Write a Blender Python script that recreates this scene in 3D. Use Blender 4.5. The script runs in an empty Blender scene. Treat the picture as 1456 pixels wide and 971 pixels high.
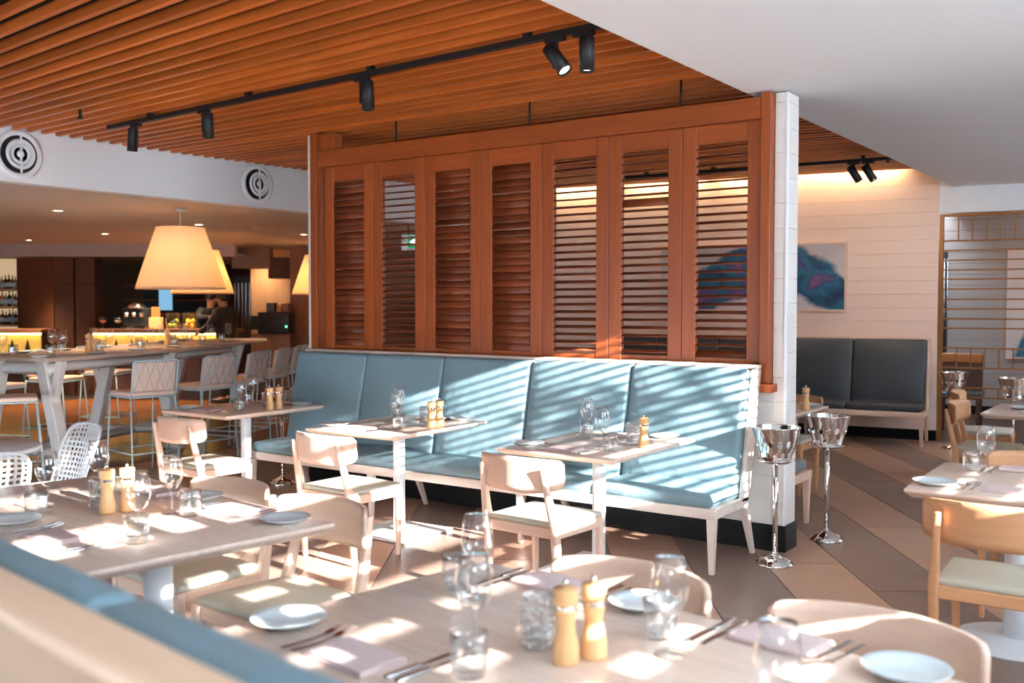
import bpy, bmesh, math, random
from math import sin, cos, pi, radians as R
from mathutils import Vector, Matrix, Euler
random.seed(7)
SC = bpy.context.scene
COL = SC.collection

# ------------------------------------------------------------------ camera, sky, sun, exposure
cam_d = bpy.data.cameras.new('camera')
cam = bpy.data.objects.new('camera', cam_d); COL.objects.link(cam); SC.camera = cam
cam_d.sensor_width = 36.0
cam_d.lens = 1416.0/1456.0*36.0
cam.location = (0, 0, 1.55)
cam.rotation_euler = (R(90-2.12), 0, R(35.2))
cam_d.clip_start = 0.05
cam_d.dof.use_dof = True
cam_d.dof.focus_distance = 6.0
cam_d.dof.aperture_fstop = 2.5

W = bpy.data.worlds.new('sky'); SC.world = W; W.use_nodes = True
bgn = W.node_tree.nodes['Background']
bgn.inputs[0].default_value = (0.76, 0.885, 1.0, 1)
bgn.inputs[1].default_value = 13

SUN_DIR = Vector((-1, 0.14, -0.30))
sl = bpy.data.lights.new('sun', 'SUN'); sl.energy = 44; sl.angle = R(0.42); sl.color = (1.0, 0.965, 0.93)
so = bpy.data.objects.new('sun', sl); COL.objects.link(so)
so.rotation_euler = SUN_DIR.to_track_quat('-Z', 'Y').to_euler()
so.location = (6, 2, 6)

SC.view_settings.view_transform = 'Standard'
SC.view_settings.look = 'None'
SC.view_settings.gamma = 1.0
SC.view_settings.use_curve_mapping = False
SC.view_settings.exposure = 0.70

# ------------------------------------------------------------------ helpers
def srgb(r, g, b):
    f = lambda c: (c/255/12.92) if c/255 <= .04045 else ((c/255+.055)/1.055)**2.4
    return (f(r), f(g), f(b), 1)

class MB:
    def __init__(s): s.v = []; s.f = []; s.sm = []
    def add(s, vs, fs, smooth=False, M=None):
        o = len(s.v)
        for p in vs:
            p = Vector(p)
            s.v.append(tuple(M @ p) if M is not None else tuple(p))
        for f in fs: s.f.append(tuple(i+o for i in f)); s.sm.append(smooth)
        return s
    def box(s, x0, x1, y0, y1, z0, z1, M=None):
        vs = [(x, y, z) for z in (z0, z1) for y in (y0, y1) for x in (x0, x1)]
        return s.add(vs, [(0,2,3,1),(4,5,7,6),(0,1,5,4),(2,6,7,3),(0,4,6,2),(1,3,7,5)], False, M)
    def frust(s, c0, a0, c1, a1, M=None):
        vs = []
        for c, a in ((c0, a0), (c1, a1)):
            for sx, sy in ((-1,-1),(1,-1),(1,1),(-1,1)): vs.append((c[0]+sx*a[0]/2, c[1]+sy*a[1]/2, c[2]))
        return s.add(vs, [(3,2,1,0),(4,5,6,7),(0,1,5,4),(1,2,6,5),(2,3,7,6),(3,0,4,7)], False, M)
    def prism(s, poly, z0, z1, M=None, smooth=False):
        n = len(poly)
        vs = [(x, y, z0) for x, y in poly]+[(x, y, z1) for x, y in poly]
        s.add(vs, [tuple(range(n-1, -1, -1)), tuple(range(n, 2*n))], False, M)
        o = len(s.v)-2*n
        for i in range(n):
            j = (i+1) % n
            s.f.append((o+i, o+j, o+n+j, o+n+i)); s.sm.append(smooth)
        return s
    def lathe(s, prof, n=24, M=None, mod=None, smooth=True, close=False):
        vs = []; fs = []
        m = len(prof)
        for (r, z) in prof:
            for k in range(n):
                t = 2*pi*k/n
                rr = r*(mod(k, t, z) if mod else 1)
                vs.append((rr*cos(t), rr*sin(t), z))
        for i in range(m-1 if not close else m):
            i2 = (i+1) % m
            for k in range(n):
                k2 = (k+1) % n
                fs.append((i*n+k, i*n+k2, i2*n+k2, i2*n+k))
        if not close:
            if prof[0][0] > 1e-5: fs.append(tuple(range(n-1, -1, -1)))
            if prof[-1][0] > 1e-5: fs.append(tuple((m-1)*n+k for k in range(n)))
        return s.add(vs, fs, smooth, M)
    def tube(s, pts, r, n=8, M=None, closed=False):
        pts = [Vector(p) for p in pts]; m = len(pts); vs = []; fs = []
        rs = r if isinstance(r, (list, tuple)) else [r]*m
        up = None
        for i, p in enumerate(pts):
            if closed: t = (pts[(i+1) % m]-pts[i-1])
            else: t = (pts[min(i+1, m-1)]-pts[max(i-1, 0)])
            t.normalize()
            if up is None:
                up = Vector((0, 0, 1)) if abs(t.z) < .9 else Vector((1, 0, 0))
            a = up-t*up.dot(t)
            if a.length < 1e-4: a = t.orthogonal()
            a.normalize(); up = a
            b = t.cross(a)
            for k in range(n):
                th = 2*pi*k/n
                vs.append(tuple(p+(a*cos(th)+b*sin(th))*rs[i]))
        for i in range(m if closed else m-1):
            i2 = (i+1) % m
            for k in range(n):
                k2 = (k+1) % n
                fs.append((i*n+k, i*n+k2, i2*n+k2, i2*n+k))
        if not closed:
            fs.append(tuple(range(n-1, -1, -1))); fs.append(tuple((m-1)*n+k for k in range(n)))
        return s.add(vs, fs, True, M)
    def rbox(s, cx, cy, cz, sx, sy, sz, r, n=5, crown=0, M=None, fn=None):
        a, b, c = sx/2, sy/2, sz/2; r = min(r, a, b, c)
        def lin(h):
            core = [-(h-r)+2*(h-r)*i/n for i in range(n+1)]
            edge = [h-r+r*q for q in (.45, .8, 1.0)]
            return [-e for e in reversed(edge)]+core+edge
        X, Y, Z = lin(a), lin(b), lin(c)
        idx = {}; vs = []; fs = []
        def V(x, y, z):
            k = (round(x, 6), round(y, 6), round(z, 6))
            if k not in idx:
                q = Vector((max(-(a-r), min(a-r, x)), max(-(b-r), min(b-r, y)), max(-(c-r), min(c-r, z))))
                d = Vector((x, y, z))-q
                p = q+(d.normalized()*r if d.length > 1e-9 else d)
                if crown and p.z > 0: p.z += crown*(1-(p.x/a)**2)*(1-(p.y/b)**2)
                if fn: p = fn(p)
                idx[k] = len(vs); vs.append((p.x+cx, p.y+cy, p.z+cz))
            return idx[k]
        def face(A, B, fnc, flip):
            for i in range(len(A)-1):
                for j in range(len(B)-1):
                    q = [fnc(A[i], B[j]), fnc(A[i+1], B[j]), fnc(A[i+1], B[j+1]), fnc(A[i], B[j+1])]
                    if len(set(q)) >= 3: fs.append(tuple(q[::-1] if flip else q))
        face(X, Y, lambda x, y: V(x, y, c), False); face(X, Y, lambda x, y: V(x, y, -c), True)
        face(X, Z, lambda x, z: V(x, -b, z), False); face(X, Z, lambda x, z: V(x, b, z), True)
        face(Y, Z, lambda y, z: V(a, y, z), False); face(Y, Z, lambda y, z: V(-a, y, z), True)
        return s.add(vs, fs, True, M)
    def sheet(s, fnc, nu, nv, th, M=None, smooth=True):
        """closed slab over fnc(u,v)->(point, normal)"""
        vs = []; fs = []
        for side in (0, 1):
            for i in range(nu+1):
                for j in range(nv+1):
                    p, n = fnc(i/nu, j/nv); p = Vector(p); n = Vector(n)
                    vs.append(tuple(p+n*(th if side else 0)))
        N = (nu+1)*(nv+1); I = lambda i, j, k: k*N+i*(nv+1)+j
        for i in range(nu):
            for j in range(nv):
                fs.append((I(i,j,0), I(i,j+1,0), I(i+1,j+1,0), I(i+1,j,0)))
                fs.append((I(i,j,1), I(i+1,j,1), I(i+1,j+1,1), I(i,j+1,1)))
        for i in range(nu):
            fs.append((I(i,0,0), I(i+1,0,0), I(i+1,0,1), I(i,0,1)))
            fs.append((I(i,nv,0), I(i,nv,1), I(i+1,nv,1), I(i+1,nv,0)))
        for j in range(nv):
            fs.append((I(0,j,0), I(0,j,1), I(0,j+1,1), I(0,j+1,0)))
            fs.append((I(nu,j,0), I(nu,j+1,0), I(nu,j+1,1), I(nu,j,1)))
        return s.add(vs, fs, smooth, M)
    def perf(s, fnc, nu, nv, frac, k=2, M=None, skip=None):
        """surface fnc(u,v)->point split in nu x nv cells, each with a hole"""
        nb = 4*k
        vs = []; fs = []
        def sq(t):
            q = t*4; e = int(q) % 4; f = q-int(q)
            return [(f, 0), (1, f), (1-f, 1), (0, 1-f)][e]
        for i in range(nu):
            for j in range(nv):
                solid = skip and skip(i, j)
                o = len(vs)
                out = [sq(t/nb) for t in range(nb)]
                for (a, b) in out: vs.append(tuple(fnc((i+a)/nu, (j+b)/nv)))
                if solid:
                    fs.append(tuple(o+t for t in range(nb))); continue
                for t in range(nb):
                    th = 2*pi*(t/nb)+pi*1.25
                    a, b = .5+frac/2*cos(th), .5+frac/2*sin(th)
                    vs.append(tuple(fnc((i+a)/nu, (j+b)/nv)))
                for t in range(nb):
                    t2 = (t+1) % nb
                    fs.append((o+t, o+t2, o+nb+t2, o+nb+t))
        return s.add(vs, fs, True, M)

def obj(name, mb, m, parent=None, loc=None, bevel=0, seg=2, solid=0, merge=False, kind=None, auto=35):
    me = bpy.data.meshes.new(name)
    me.from_pydata(mb.v, [], mb.f)
    bm = bmesh.new(); bm.from_mesh(me)
    if merge: bmesh.ops.remove_doubles(bm, verts=bm.verts, dist=1e-5)
    bmesh.ops.recalc_face_normals(bm, faces=bm.faces)
    if solid: bmesh.ops.solidify(bm, geom=list(bm.faces), thickness=solid)
    if bevel:
        es = [e for e in bm.edges if len(e.link_faces) == 2 and e.calc_face_angle(0) > R(30)]
        bmesh.ops.bevel(bm, geom=es, offset=bevel, segments=seg, profile=.5, affect='EDGES', clamp_overlap=True)
    if merge or solid or bevel:
        for f in bm.faces: f.smooth = (not bevel) or seg > 1
        if (bevel and seg > 1) or solid:
            for e in bm.edges:
                if len(e.link_faces) == 2 and e.calc_face_angle(0) > R(50): e.smooth = False
        bm.to_mesh(me); bm.free()
    else:
        bm.to_mesh(me); bm.free()
        me.polygons.foreach_set('use_smooth', s_ := [bool(x) for x in mb.sm] if len(mb.sm) == len(me.polygons) else [False]*len(me.polygons))
    if m: me.materials.append(m)
    me.update()
    o = bpy.data.objects.new(name, me); COL.objects.link(o)
    if parent: o.parent = parent
    if loc: o.location = loc
    if kind: o['kind'] = kind
    return o

def tag(o, label, cat, group=None):
    o['label'] = label; o['category'] = cat
    if group: o['group'] = group
    return o
def thing(name, label, cat, loc=(0,0,0), rz=0, group=None):
    o = bpy.data.objects.new(name, None); COL.objects.link(o)
    o.empty_display_size = .1
    o.location = loc; o.rotation_euler = (0, 0, rz)
    return tag(o, label, cat, group)
def struct(o): o['kind'] = 'structure'; return o
def dup(root, loc, rz, label, group=None, cat=None):
    r = root.copy(); COL.objects.link(r); r.location = loc; r.rotation_euler = (0, 0, rz)
    r['label'] = label
    if group: r['group'] = group
    if cat: r['category'] = cat
    for ch in list(root.children):
        c = ch.copy(); COL.objects.link(c); c.parent = r
        for g in list(ch.children):
            d = g.copy(); COL.objects.link(d); d.parent = c
    return r
class Kit:
    """builds the first of a kind, copies it after that"""
    def __init__(s, build): s.build = build; s.first = None
    def put(s, loc, rz, label, group=None):
        if s.first is None:
            s.first = s.build(); o = s.first
            o.location = loc; o.rotation_euler = (0, 0, rz); o['label'] = label
            if group: o['group'] = group
            return o
        return dup(s.first, loc, rz, label, group)

# ------------------------------------------------------------------ materials
def mat(name, col, rough=.5, metal=0, spec=.5, noise=0, nscale=(20,20,20), bump=0, bscale=60, rnd=0, coat=0, emis=None, estr=0):
    m = bpy.data.materials.new(name); m.use_nodes = True
    nt = m.node_tree; b = nt.nodes['Principled BSDF']
    b.inputs['Base Color'].default_value = col; b.inputs['Roughness'].default_value = rough
    b.inputs['Metallic'].default_value = metal; b.inputs['Specular IOR Level'].default_value = spec
    b.inputs['Coat Weight'].default_value = coat
    if emis: b.inputs['Emission Color'].default_value = emis; b.inputs['Emission Strength'].default_value = estr
    tc = nt.nodes.new('ShaderNodeTexCoord')
    if noise or rnd:
        hsv = nt.nodes.new('ShaderNodeHueSaturation'); hsv.inputs['Color'].default_value = col
        val = None
        if noise:
            mp = nt.nodes.new('ShaderNodeMapping'); mp.inputs['Scale'].default_value = nscale
            nt.links.new(tc.outputs['Object'], mp.inputs['Vector'])
            if rnd:
                oi0 = nt.nodes.new('ShaderNodeObjectInfo')
                mm = nt.nodes.new('ShaderNodeVectorMath'); mm.operation = 'SCALE'; mm.inputs[0].default_value = (37, 53, 71)
                nt.links.new(oi0.outputs['Random'], mm.inputs['Scale']); nt.links.new(mm.outputs[0], mp.inputs['Location'])
            nz = nt.nodes.new('ShaderNodeTexNoise'); nz.inputs['Scale'].default_value = 1; nz.inputs['Detail'].default_value = 5
            nz.inputs['Roughness'].default_value = .62
            nt.links.new(mp.outputs[0], nz.inputs['Vector'])
            mr = nt.nodes.new('ShaderNodeMapRange')
            mr.inputs['From Min'].default_value = .3; mr.inputs['From Max'].default_value = .7
            mr.inputs['To Min'].default_value = 1-noise; mr.inputs['To Max'].default_value = 1+noise
            nt.links.new(nz.outputs['Fac'], mr.inputs['Value']); val = mr.outputs[0]
        if rnd:
            oi = nt.nodes.new('ShaderNodeObjectInfo')
            m2 = nt.nodes.new('ShaderNodeMapRange'); m2.inputs['To Min'].default_value = 1-rnd; m2.inputs['To Max'].default_value = 1+rnd
            nt.links.new(oi.outputs['Random'], m2.inputs['Value'])
            if val is None: val = m2.outputs[0]
            else:
                mu = nt.nodes.new('ShaderNodeMath'); mu.operation = 'MULTIPLY'
                nt.links.new(val, mu.inputs[0]); nt.links.new(m2.outputs[0], mu.inputs[1]); val = mu.outputs[0]
        nt.links.new(val, hsv.inputs['Value']); nt.links.new(hsv.outputs[0], b.inputs['Base Color'])
    if bump:
        n2 = nt.nodes.new('ShaderNodeTexNoise'); n2.inputs['Scale'].default_value = bscale; n2.inputs['Detail'].default_value = 3
        nt.links.new(tc.outputs['Object'], n2.inputs['Vector'])
        bp = nt.nodes.new('ShaderNodeBump'); bp.inputs['Strength'].default_value = bump; bp.inputs['Distance'].default_value = .02
        nt.links.new(n2.outputs['Fac'], bp.inputs['Height']); nt.links.new(bp.outputs[0], b.inputs['Normal'])
    return m
def emit(name, col, s):
    m = bpy.data.materials.new(name); m.use_nodes = True; nt = m.node_tree
    nt.nodes.remove(nt.nodes['Principled BSDF'])
    e = nt.nodes.new('ShaderNodeEmission'); e.inputs[0].default_value = col; e.inputs[1].default_value = s
    nt.links.new(e.outputs[0], nt.nodes['Material Output'].inputs[0]); return m
def glassmat(name, tint=(.97, .98, .98, 1), boost=.05, mul=1.0, bump=0, bscale=40):
    m = bpy.data.materials.new(name); m.use_nodes = True; nt = m.node_tree
    nt.nodes.remove(nt.nodes['Principled BSDF'])
    t = nt.nodes.new('ShaderNodeBsdfTransparent')
    g = nt.nodes.new('ShaderNodeBsdfGlossy'); g.inputs['Roughness'].default_value = .02; g.inputs[0].default_value = (1,1,1,1)
    f = nt.nodes.new('ShaderNodeLayerWeight'); f.inputs[0].default_value = .5
    pw = nt.nodes.new('ShaderNodeMath'); pw.operation = 'POWER'; pw.inputs[1].default_value = 2.2
    nt.links.new(f.outputs['Facing'], pw.inputs[0])
    p2 = nt.nodes.new('ShaderNodeMath'); p2.operation = 'POWER'; p2.inputs[1].default_value = 5.0
    nt.links.new(f.outputs['Facing'], p2.inputs[0])
    cm = nt.nodes.new('ShaderNodeMix'); cm.data_type = 'RGBA'; cm.inputs['A'].default_value = tint; cm.inputs['B'].default_value = (.30,.33,.35,1)
    nt.links.new(p2.outputs[0], cm.inputs['Factor']); nt.links.new(cm.outputs['Result'], t.inputs[0])
    a = nt.nodes.new('ShaderNodeMath'); a.operation = 'MULTIPLY_ADD'; a.inputs[1].default_value = mul; a.inputs[2].default_value = boost
    a.use_clamp = True
    x = nt.nodes.new('ShaderNodeMixShader')
    nt.links.new(pw.outputs[0], a.inputs[0]); nt.links.new(a.outputs[0], x.inputs[0])
    nt.links.new(t.outputs[0], x.inputs[1]); nt.links.new(g.outputs[0], x.inputs[2])
    nt.links.new(x.outputs[0], nt.nodes['Material Output'].inputs[0])
    if bump:
        tc = nt.nodes.new('ShaderNodeTexCoord'); vz = nt.nodes.new('ShaderNodeTexVoronoi'); vz.inputs['Scale'].default_value = bscale
        nt.links.new(tc.outputs['Object'], vz.inputs['Vector'])
        bp = nt.nodes.new('ShaderNodeBump'); bp.inputs['Strength'].default_value = bump; bp.inputs['Distance'].default_value = .01
        nt.links.new(vz.outputs['Distance'], bp.inputs['Height'])
        nt.links.new(bp.outputs[0], g.inputs['Normal']); nt.links.new(bp.outputs[0], f.inputs['Normal'])
    return m

M_ = {}
M_['white'] = mat('white paint', srgb(238,241,245), .55)
M_['soffit'] = mat('soffit paint', srgb(236,238,241), .7, noise=.015, nscale=(.6,.6,.6))
M_['plank'] = mat('white painted boards', srgb(234,227,221), .5, noise=.02, nscale=(2,2,9), rnd=.006)
M_['plank_w'] = mat('warm white boards', srgb(240,212,196), .5, noise=.02, nscale=(2,2,9), rnd=.02)
M_['warmlit'] = mat('honey ash', srgb(216,160,116), .42, noise=.07, nscale=(3,30,30), rnd=.02)  # chair ash again, with the warm light on the right-hand chairs put into its colour
M_['black'] = mat('matt black', srgb(17,19,22), .5)
M_['deck'] = mat('black ceiling deck', srgb(14,13,13), .9)
M_['skirt'] = mat('black gloss skirting', srgb(10,13,16), .4, spec=.2)
M_['slat'] = mat('ceiling slat timber', srgb(200,104,42), .36, noise=.22, nscale=(1.5,40,14), rnd=.25)
M_['merbau'] = mat('shutter timber', srgb(158,76,28), .4, noise=.16, nscale=(30,30,2.2), rnd=.10)
M_['merbau_h'] = mat('shutter timber level grain', srgb(158,76,28), .4, noise=.16, nscale=(2.2,30,30), rnd=.12)
M_['louvre'] = mat('louvre timber', srgb(122,58,30), .42, noise=.15, nscale=(3,40,40), rnd=.26)
M_['ash'] = mat('pale ash', srgb(234,202,180), .45, noise=.06, nscale=(30,30,3), rnd=.02)
M_['ash_h'] = mat('pale ash seat band', srgb(234,200,177), .42, noise=.06, nscale=(3,30,30), rnd=.02)
M_['ash_n'] = mat('tan ash', srgb(216,182,154), .45, noise=.06, nscale=(3,30,30))
M_['ashw'] = mat('whitewashed ash', srgb(228,212,200), .5, noise=.06, nscale=(3,30,30), rnd=.02)
M_['top'] = mat('washed oak table top', srgb(230,207,191), .24, noise=.09, nscale=(3,45,45), rnd=.03)
M_['topb'] = mat('washed oak bar top', srgb(196,176,160), .3, noise=.08, nscale=(25,3,25))
M_['leather'] = mat('blue leather', srgb(120,149,160), .38, noise=.03, nscale=(5,5,5), bump=.35, bscale=9, rnd=.03)
M_['leather_dk'] = mat('charcoal leather', srgb(62,68,74), .42, bump=.2, bscale=9)
M_['leather_gr'] = mat('grey leather', srgb(128,136,140), .45, bump=.2, bscale=9)
M_['pad'] = mat('stone leather pad', srgb(198,194,176), .5, bump=.1, bscale=14, rnd=.03)
M_['wmetal'] = mat('white powder coat', srgb(224,228,232), .4)
M_['bluemetal'] = mat('pale blue powder coat', srgb(176,206,214), .4)
M_['wwood'] = mat('white limed timber', srgb(222,220,218), .5, noise=.05, nscale=(20,20,3))
M_['stoolpad'] = mat('blush stool fabric', srgb(230,204,190), .8, noise=.05, nscale=(60,60,60))
M_['chrome'] = mat('chrome', (.86,.85,.84,1), .06, 1)
M_['steel'] = mat('cutlery steel', (.62,.62,.64,1), .2, 1)
M_['plate'] = mat('pale glazed stoneware', srgb(214,226,230), .18, coat=.4)
M_['napkin'] = mat('dusty pink linen', srgb(212,190,188), .9, noise=.05, nscale=(90,90,90), bump=.15, bscale=300)
M_['mill'] = mat('beech mill', srgb(230,180,126), .35, noise=.07, nscale=(40,40,5), rnd=.03)
M_['glass'] = glassmat('clear thin glass', (.955,.965,.97,1), boost=.09, mul=1.0)
M_['crystal'] = glassmat('cut clear glass', (.93,.945,.95,1), .10, .8)
M_['ripple'] = glassmat('rippled clear glass', (.94,.955,.96,1), .2, .6, bump=.9, bscale=90)
M_['bronze'] = mat('brass coloured rod', srgb(150,98,50), .38, .35)
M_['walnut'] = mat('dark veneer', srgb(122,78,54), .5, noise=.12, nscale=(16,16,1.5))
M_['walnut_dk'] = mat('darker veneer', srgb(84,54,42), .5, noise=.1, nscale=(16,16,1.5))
M_['tan'] = mat('tan leather', srgb(186,112,58), .5)
M_['greywall'] = mat('grey boards', srgb(160,150,146), .6)
M_['brass'] = mat('downlight trim', srgb(200,190,175), .4, .3)
M_['lens'] = emit('lit lens', (1, .93, .82, 1), 6)
M_['warmlens'] = emit('lit downlight', (1, .86, .66, 1), 9)
M_['glow'] = emit('lit counter strip', (1, .74, .28, 1), 4)
M_['glowsoft'] = mat('backlit onyx panel', srgb(226,170,70), .4, noise=.35, nscale=(2.5,2.5,5), emis=(1, .62, .14, 1), estr=.3)
M_['shelfglow'] = emit('lit shelf back', (1, .7, .42, 1), .35)
M_['skin'] = mat('skin', srgb(168,116,92), .5)
M_['hair'] = mat('dark hair', srgb(28,22,20), .5)
M_['suit'] = mat('black suit cloth', srgb(20,21,25), .8)
M_['shirt'] = mat('pale shirt cloth', srgb(210,205,205), .8)
# ------------------------------------------------------------------ the setting: floor
def clip(poly, fn):
    out = []
    for i in range(len(poly)):
        a, b = poly[i], poly[(i+1) % len(poly)]
        da, db = fn(a), fn(b)
        if da >= 0: out.append(a)
        if da*db < 0:
            t = da/(da-db); out.append((a[0]+(b[0]-a[0])*t, a[1]+(b[1]-a[1])*t))
    return out
def clip_rect(poly, x0, x1, y0, y1):
    for fn in (lambda p: p[0]-x0, lambda p: x1-p[0], lambda p: p[1]-y0, lambda p: y1-p[1]):
        if len(poly) >= 3: poly = clip(poly, fn)
    return poly
def area(p): return abs(sum(p[i][0]*p[(i+1) % len(p)][1]-p[(i+1) % len(p)][0]*p[i][1] for i in range(len(p))))/2

fl = struct(obj('floor', MB().box(-26, 4, -4, 22, -.08, -.006), mat('floor grout', srgb(80,74,70), .9)))
t_light = mat('tan floor tile', srgb(194,155,131), .32, noise=.10, nscale=(2.2,2.2,2.2), rnd=.07)
t_dark = mat('brown grey floor tile', srgb(138,114,102), .32, noise=.12, nscale=(2.2,2.2,2.2), rnd=.08)
ang = R(-56); e = (cos(ang), sin(ang)); nn = (-sin(ang), cos(ang)); rt_ = random.Random(3)
for k in range(-17, 19):
    o0 = 1.39+.455*k; pos = -16.0+rt_.random()*1.8
    while pos < 12:
        L = 1.5+rt_.random()*.9; g = .003
        poly = [(pos+g, o0+g), (pos+L-g, o0+g), (pos+L-g, o0+.455-g), (pos+g, o0+.455-g)]
        P = [(a*e[0]+b*nn[0], a*e[1]+b*nn[1]) for a, b in poly]
        P = clip_rect(P, -8.6, 1.45, .9, 15.8)
        if len(P) >= 3 and area(P) > .01:
            obj('tile', MB().prism(P, -.006, 0), t_light if k % 2 == 0 else t_dark, fl)
        pos += L
fb = struct(obj('floor.001', MB().box(-26, -8.61, -4, 22, -.006, -.003), mat('bar floor base', srgb(40,25,16), .8)))
t_bar = mat('orange brown floor board', srgb(112,68,38), .25, noise=.18, nscale=(3,3,3), rnd=.25)
a2 = R(115); e2 = (cos(a2), sin(a2)); n2 = (-sin(a2), cos(a2))
for k in range(-30, 60):
    o0 = .19*k+8; pos = -2+rt_.random()*2.0
    while pos < 22:
        L = 1.6+rt_.random()*.9; g = .002
        poly = [(pos+g, o0+g), (pos+L-g, o0+g), (pos+L-g, o0+.19-g), (pos+g, o0+.19-g)]
        P = [(a*e2[0]+b*n2[0], a*e2[1]+b*n2[1]) for a, b in poly]
        P = clip_rect(P, -15.2, -8.615, 3.5, 11.5)
        if len(P) >= 3 and area(P) > .05: obj('board', MB().prism(P, -.003, 0), t_bar, fb)
        pos += L

# ceilings
ce = struct(obj('ceiling', MB().box(-8.6, -2.42, -3, 12.4, 3.34, 3.42), M_['deck']))
ys = 1.25; k = 0
while ys < 11.35:
    th = R(1.75*(ys-6.2))
    mb = MB().box(-8.19+5, -2.45+5, -.018, .018, 3.0, 3.052)
    s = obj('slat', mb, M_['slat'], ce, loc=(-5, ys, .012*max(0, ys-6)))
    s.rotation_euler.z = th
    ys += .142; k += 1
c2 = struct(obj('ceiling.001', MB().box(-2.42, 1.62, -3, 16.2, 2.87, 3.42), M_['soffit']))
c3 = struct(obj('ceiling.002', MB().box(-26, -8.34, -3, 22, 2.57, 2.63), mat('bar ceiling paint', srgb(208,196,188), .7)))
# bulkhead over the bar opening, with round air diffusers
b1 = struct(obj('trim_1', MB().box(-8.34, -8.2, -3, 12.4, 2.57, 3.42), M_['white']))
def diffuser():
    t = thing('air_diffuser', '', 'air vent')
    Mx = Matrix.Rotation(pi/2, 4, 'Y')
    obj('outer_ring', MB().lathe([(.205,0),(.205,.012),(.17,.02),(.155,.0)], 40, Mx), M_['white'], t)
    obj('duct', MB().lathe([(.0,.003),(.158,.003)], 32, Mx, smooth=False), M_['black'], t)
    for r in (.128, .085):
        obj('cone', MB().lathe([(r,.03),(r-.012,.05),(r-.045,.006),(r-.04,.004)], 36, Mx), M_['white'], t)
    obj('hub', MB().lathe([(0,.045),(.032,.03),(.04,.01)], 24, Mx), M_['white'], t)
    obj('bar', MB().box(.03,.045,-.006,.006,-.155,.155), M_['white'], t)
    return t
kd = Kit(diffuser)
for (y, lab) in ((4.47, 'round white air diffuser on the bulkhead at far left of the ceiling'),
                 (7.01, 'round white air diffuser on the bulkhead left of the shutter wall'),
                 (9.7, 'round air diffuser seen through the second shutter from the left')):
    kd.put((-8.2, y, 2.805), 0, lab, 'round air diffusers on the bulkhead')

# shutter wall : half wall, end posts, skirting
def boards(parent, x0, x1, y0, y1, z0, z1, pitch=.155, off=0, m='plank'):
    z = z0-off
    while z < z1-.005:
        a, b = max(z0, z), min(z1, z+pitch-.0015)
        if b-a > .01: obj('plank', MB().box(x0, x1, y0, y1, a, b), M_[m], parent, bevel=.0018, seg=1)
        z += pitch
wm = struct(obj('wall_middle', MB().box(-6.38, -2.19, 6.045, 6.21, .0, 1.0), M_['white']))
boards(wm, -6.30, -2.256, 6.03, 6.222, .165, 1.0)
boards(wm, -2.254, -2.172, 6.03, 6.222, .165, 2.86)
boards(wm, -6.405, -6.303, 6.03, 6.222, .165, 3.0)
struct(obj('wall_middle.001', MB().box(-2.245, -2.185, 6.045, 6.21, 1.0, 2.86), M_['white']))
struct(obj('wall_middle.002', MB().box(-6.395, -6.315, 6.045, 6.21, 1.0, 3.0), M_['white']))
struct(obj('trim_2', MB().box(-2.186, -2.166, 6.022, 6.045, .165, 2.86), M_['white'], bevel=.004, seg=2))
struct(obj('baseboard_middle', MB().box(-6.41, -2.16, 6.02, 6.232, 0, .165), M_['skirt'], bevel=.003, seg=1))

# timber frame round the shutters
fr = thing('shutter_surround', 'orange brown timber frame holding the seven shutters above the blue banquette', 'frame', (0,0,0))
obj('header', MB().box(-6.225, -4.6, 5.965, 6.055, 2.705, 2.84), M_['merbau_h'], fr, bevel=.003, seg=1)
obj('header', MB().box(-4.598, -2.319, 5.965, 6.055, 2.705, 2.838), M_['merbau_h'], fr, bevel=.003, seg=1)
obj('jamb', MB().box(-2.317, -2.256, 5.955, 6.12, 1.06, 2.86), M_['merbau'], fr, bevel=.003, seg=1)
obj('jamb', MB().box(-6.30, -6.228, 5.955, 6.12, 1.0, 3.0), M_['merbau'], fr, bevel=.003, seg=1)
obj('sill', MB().box(-6.30, -2.225, 5.93, 6.14, 1.005, 1.058), M_['merbau_h'], fr, bevel=.004, seg=2)
obj('block', MB().box(-6.225, -6.06, 6.0, 6.1, 2.842, 2.985), M_['merbau_h'], fr, bevel=.003, seg=1)
for x in (-5.38, -4.09, -2.89):
    obj('hanger_rod', MB().tube([(x, 6.02, 2.84), (x, 6.02, 3.02)], .008, 8), M_['black'], fr)

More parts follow.
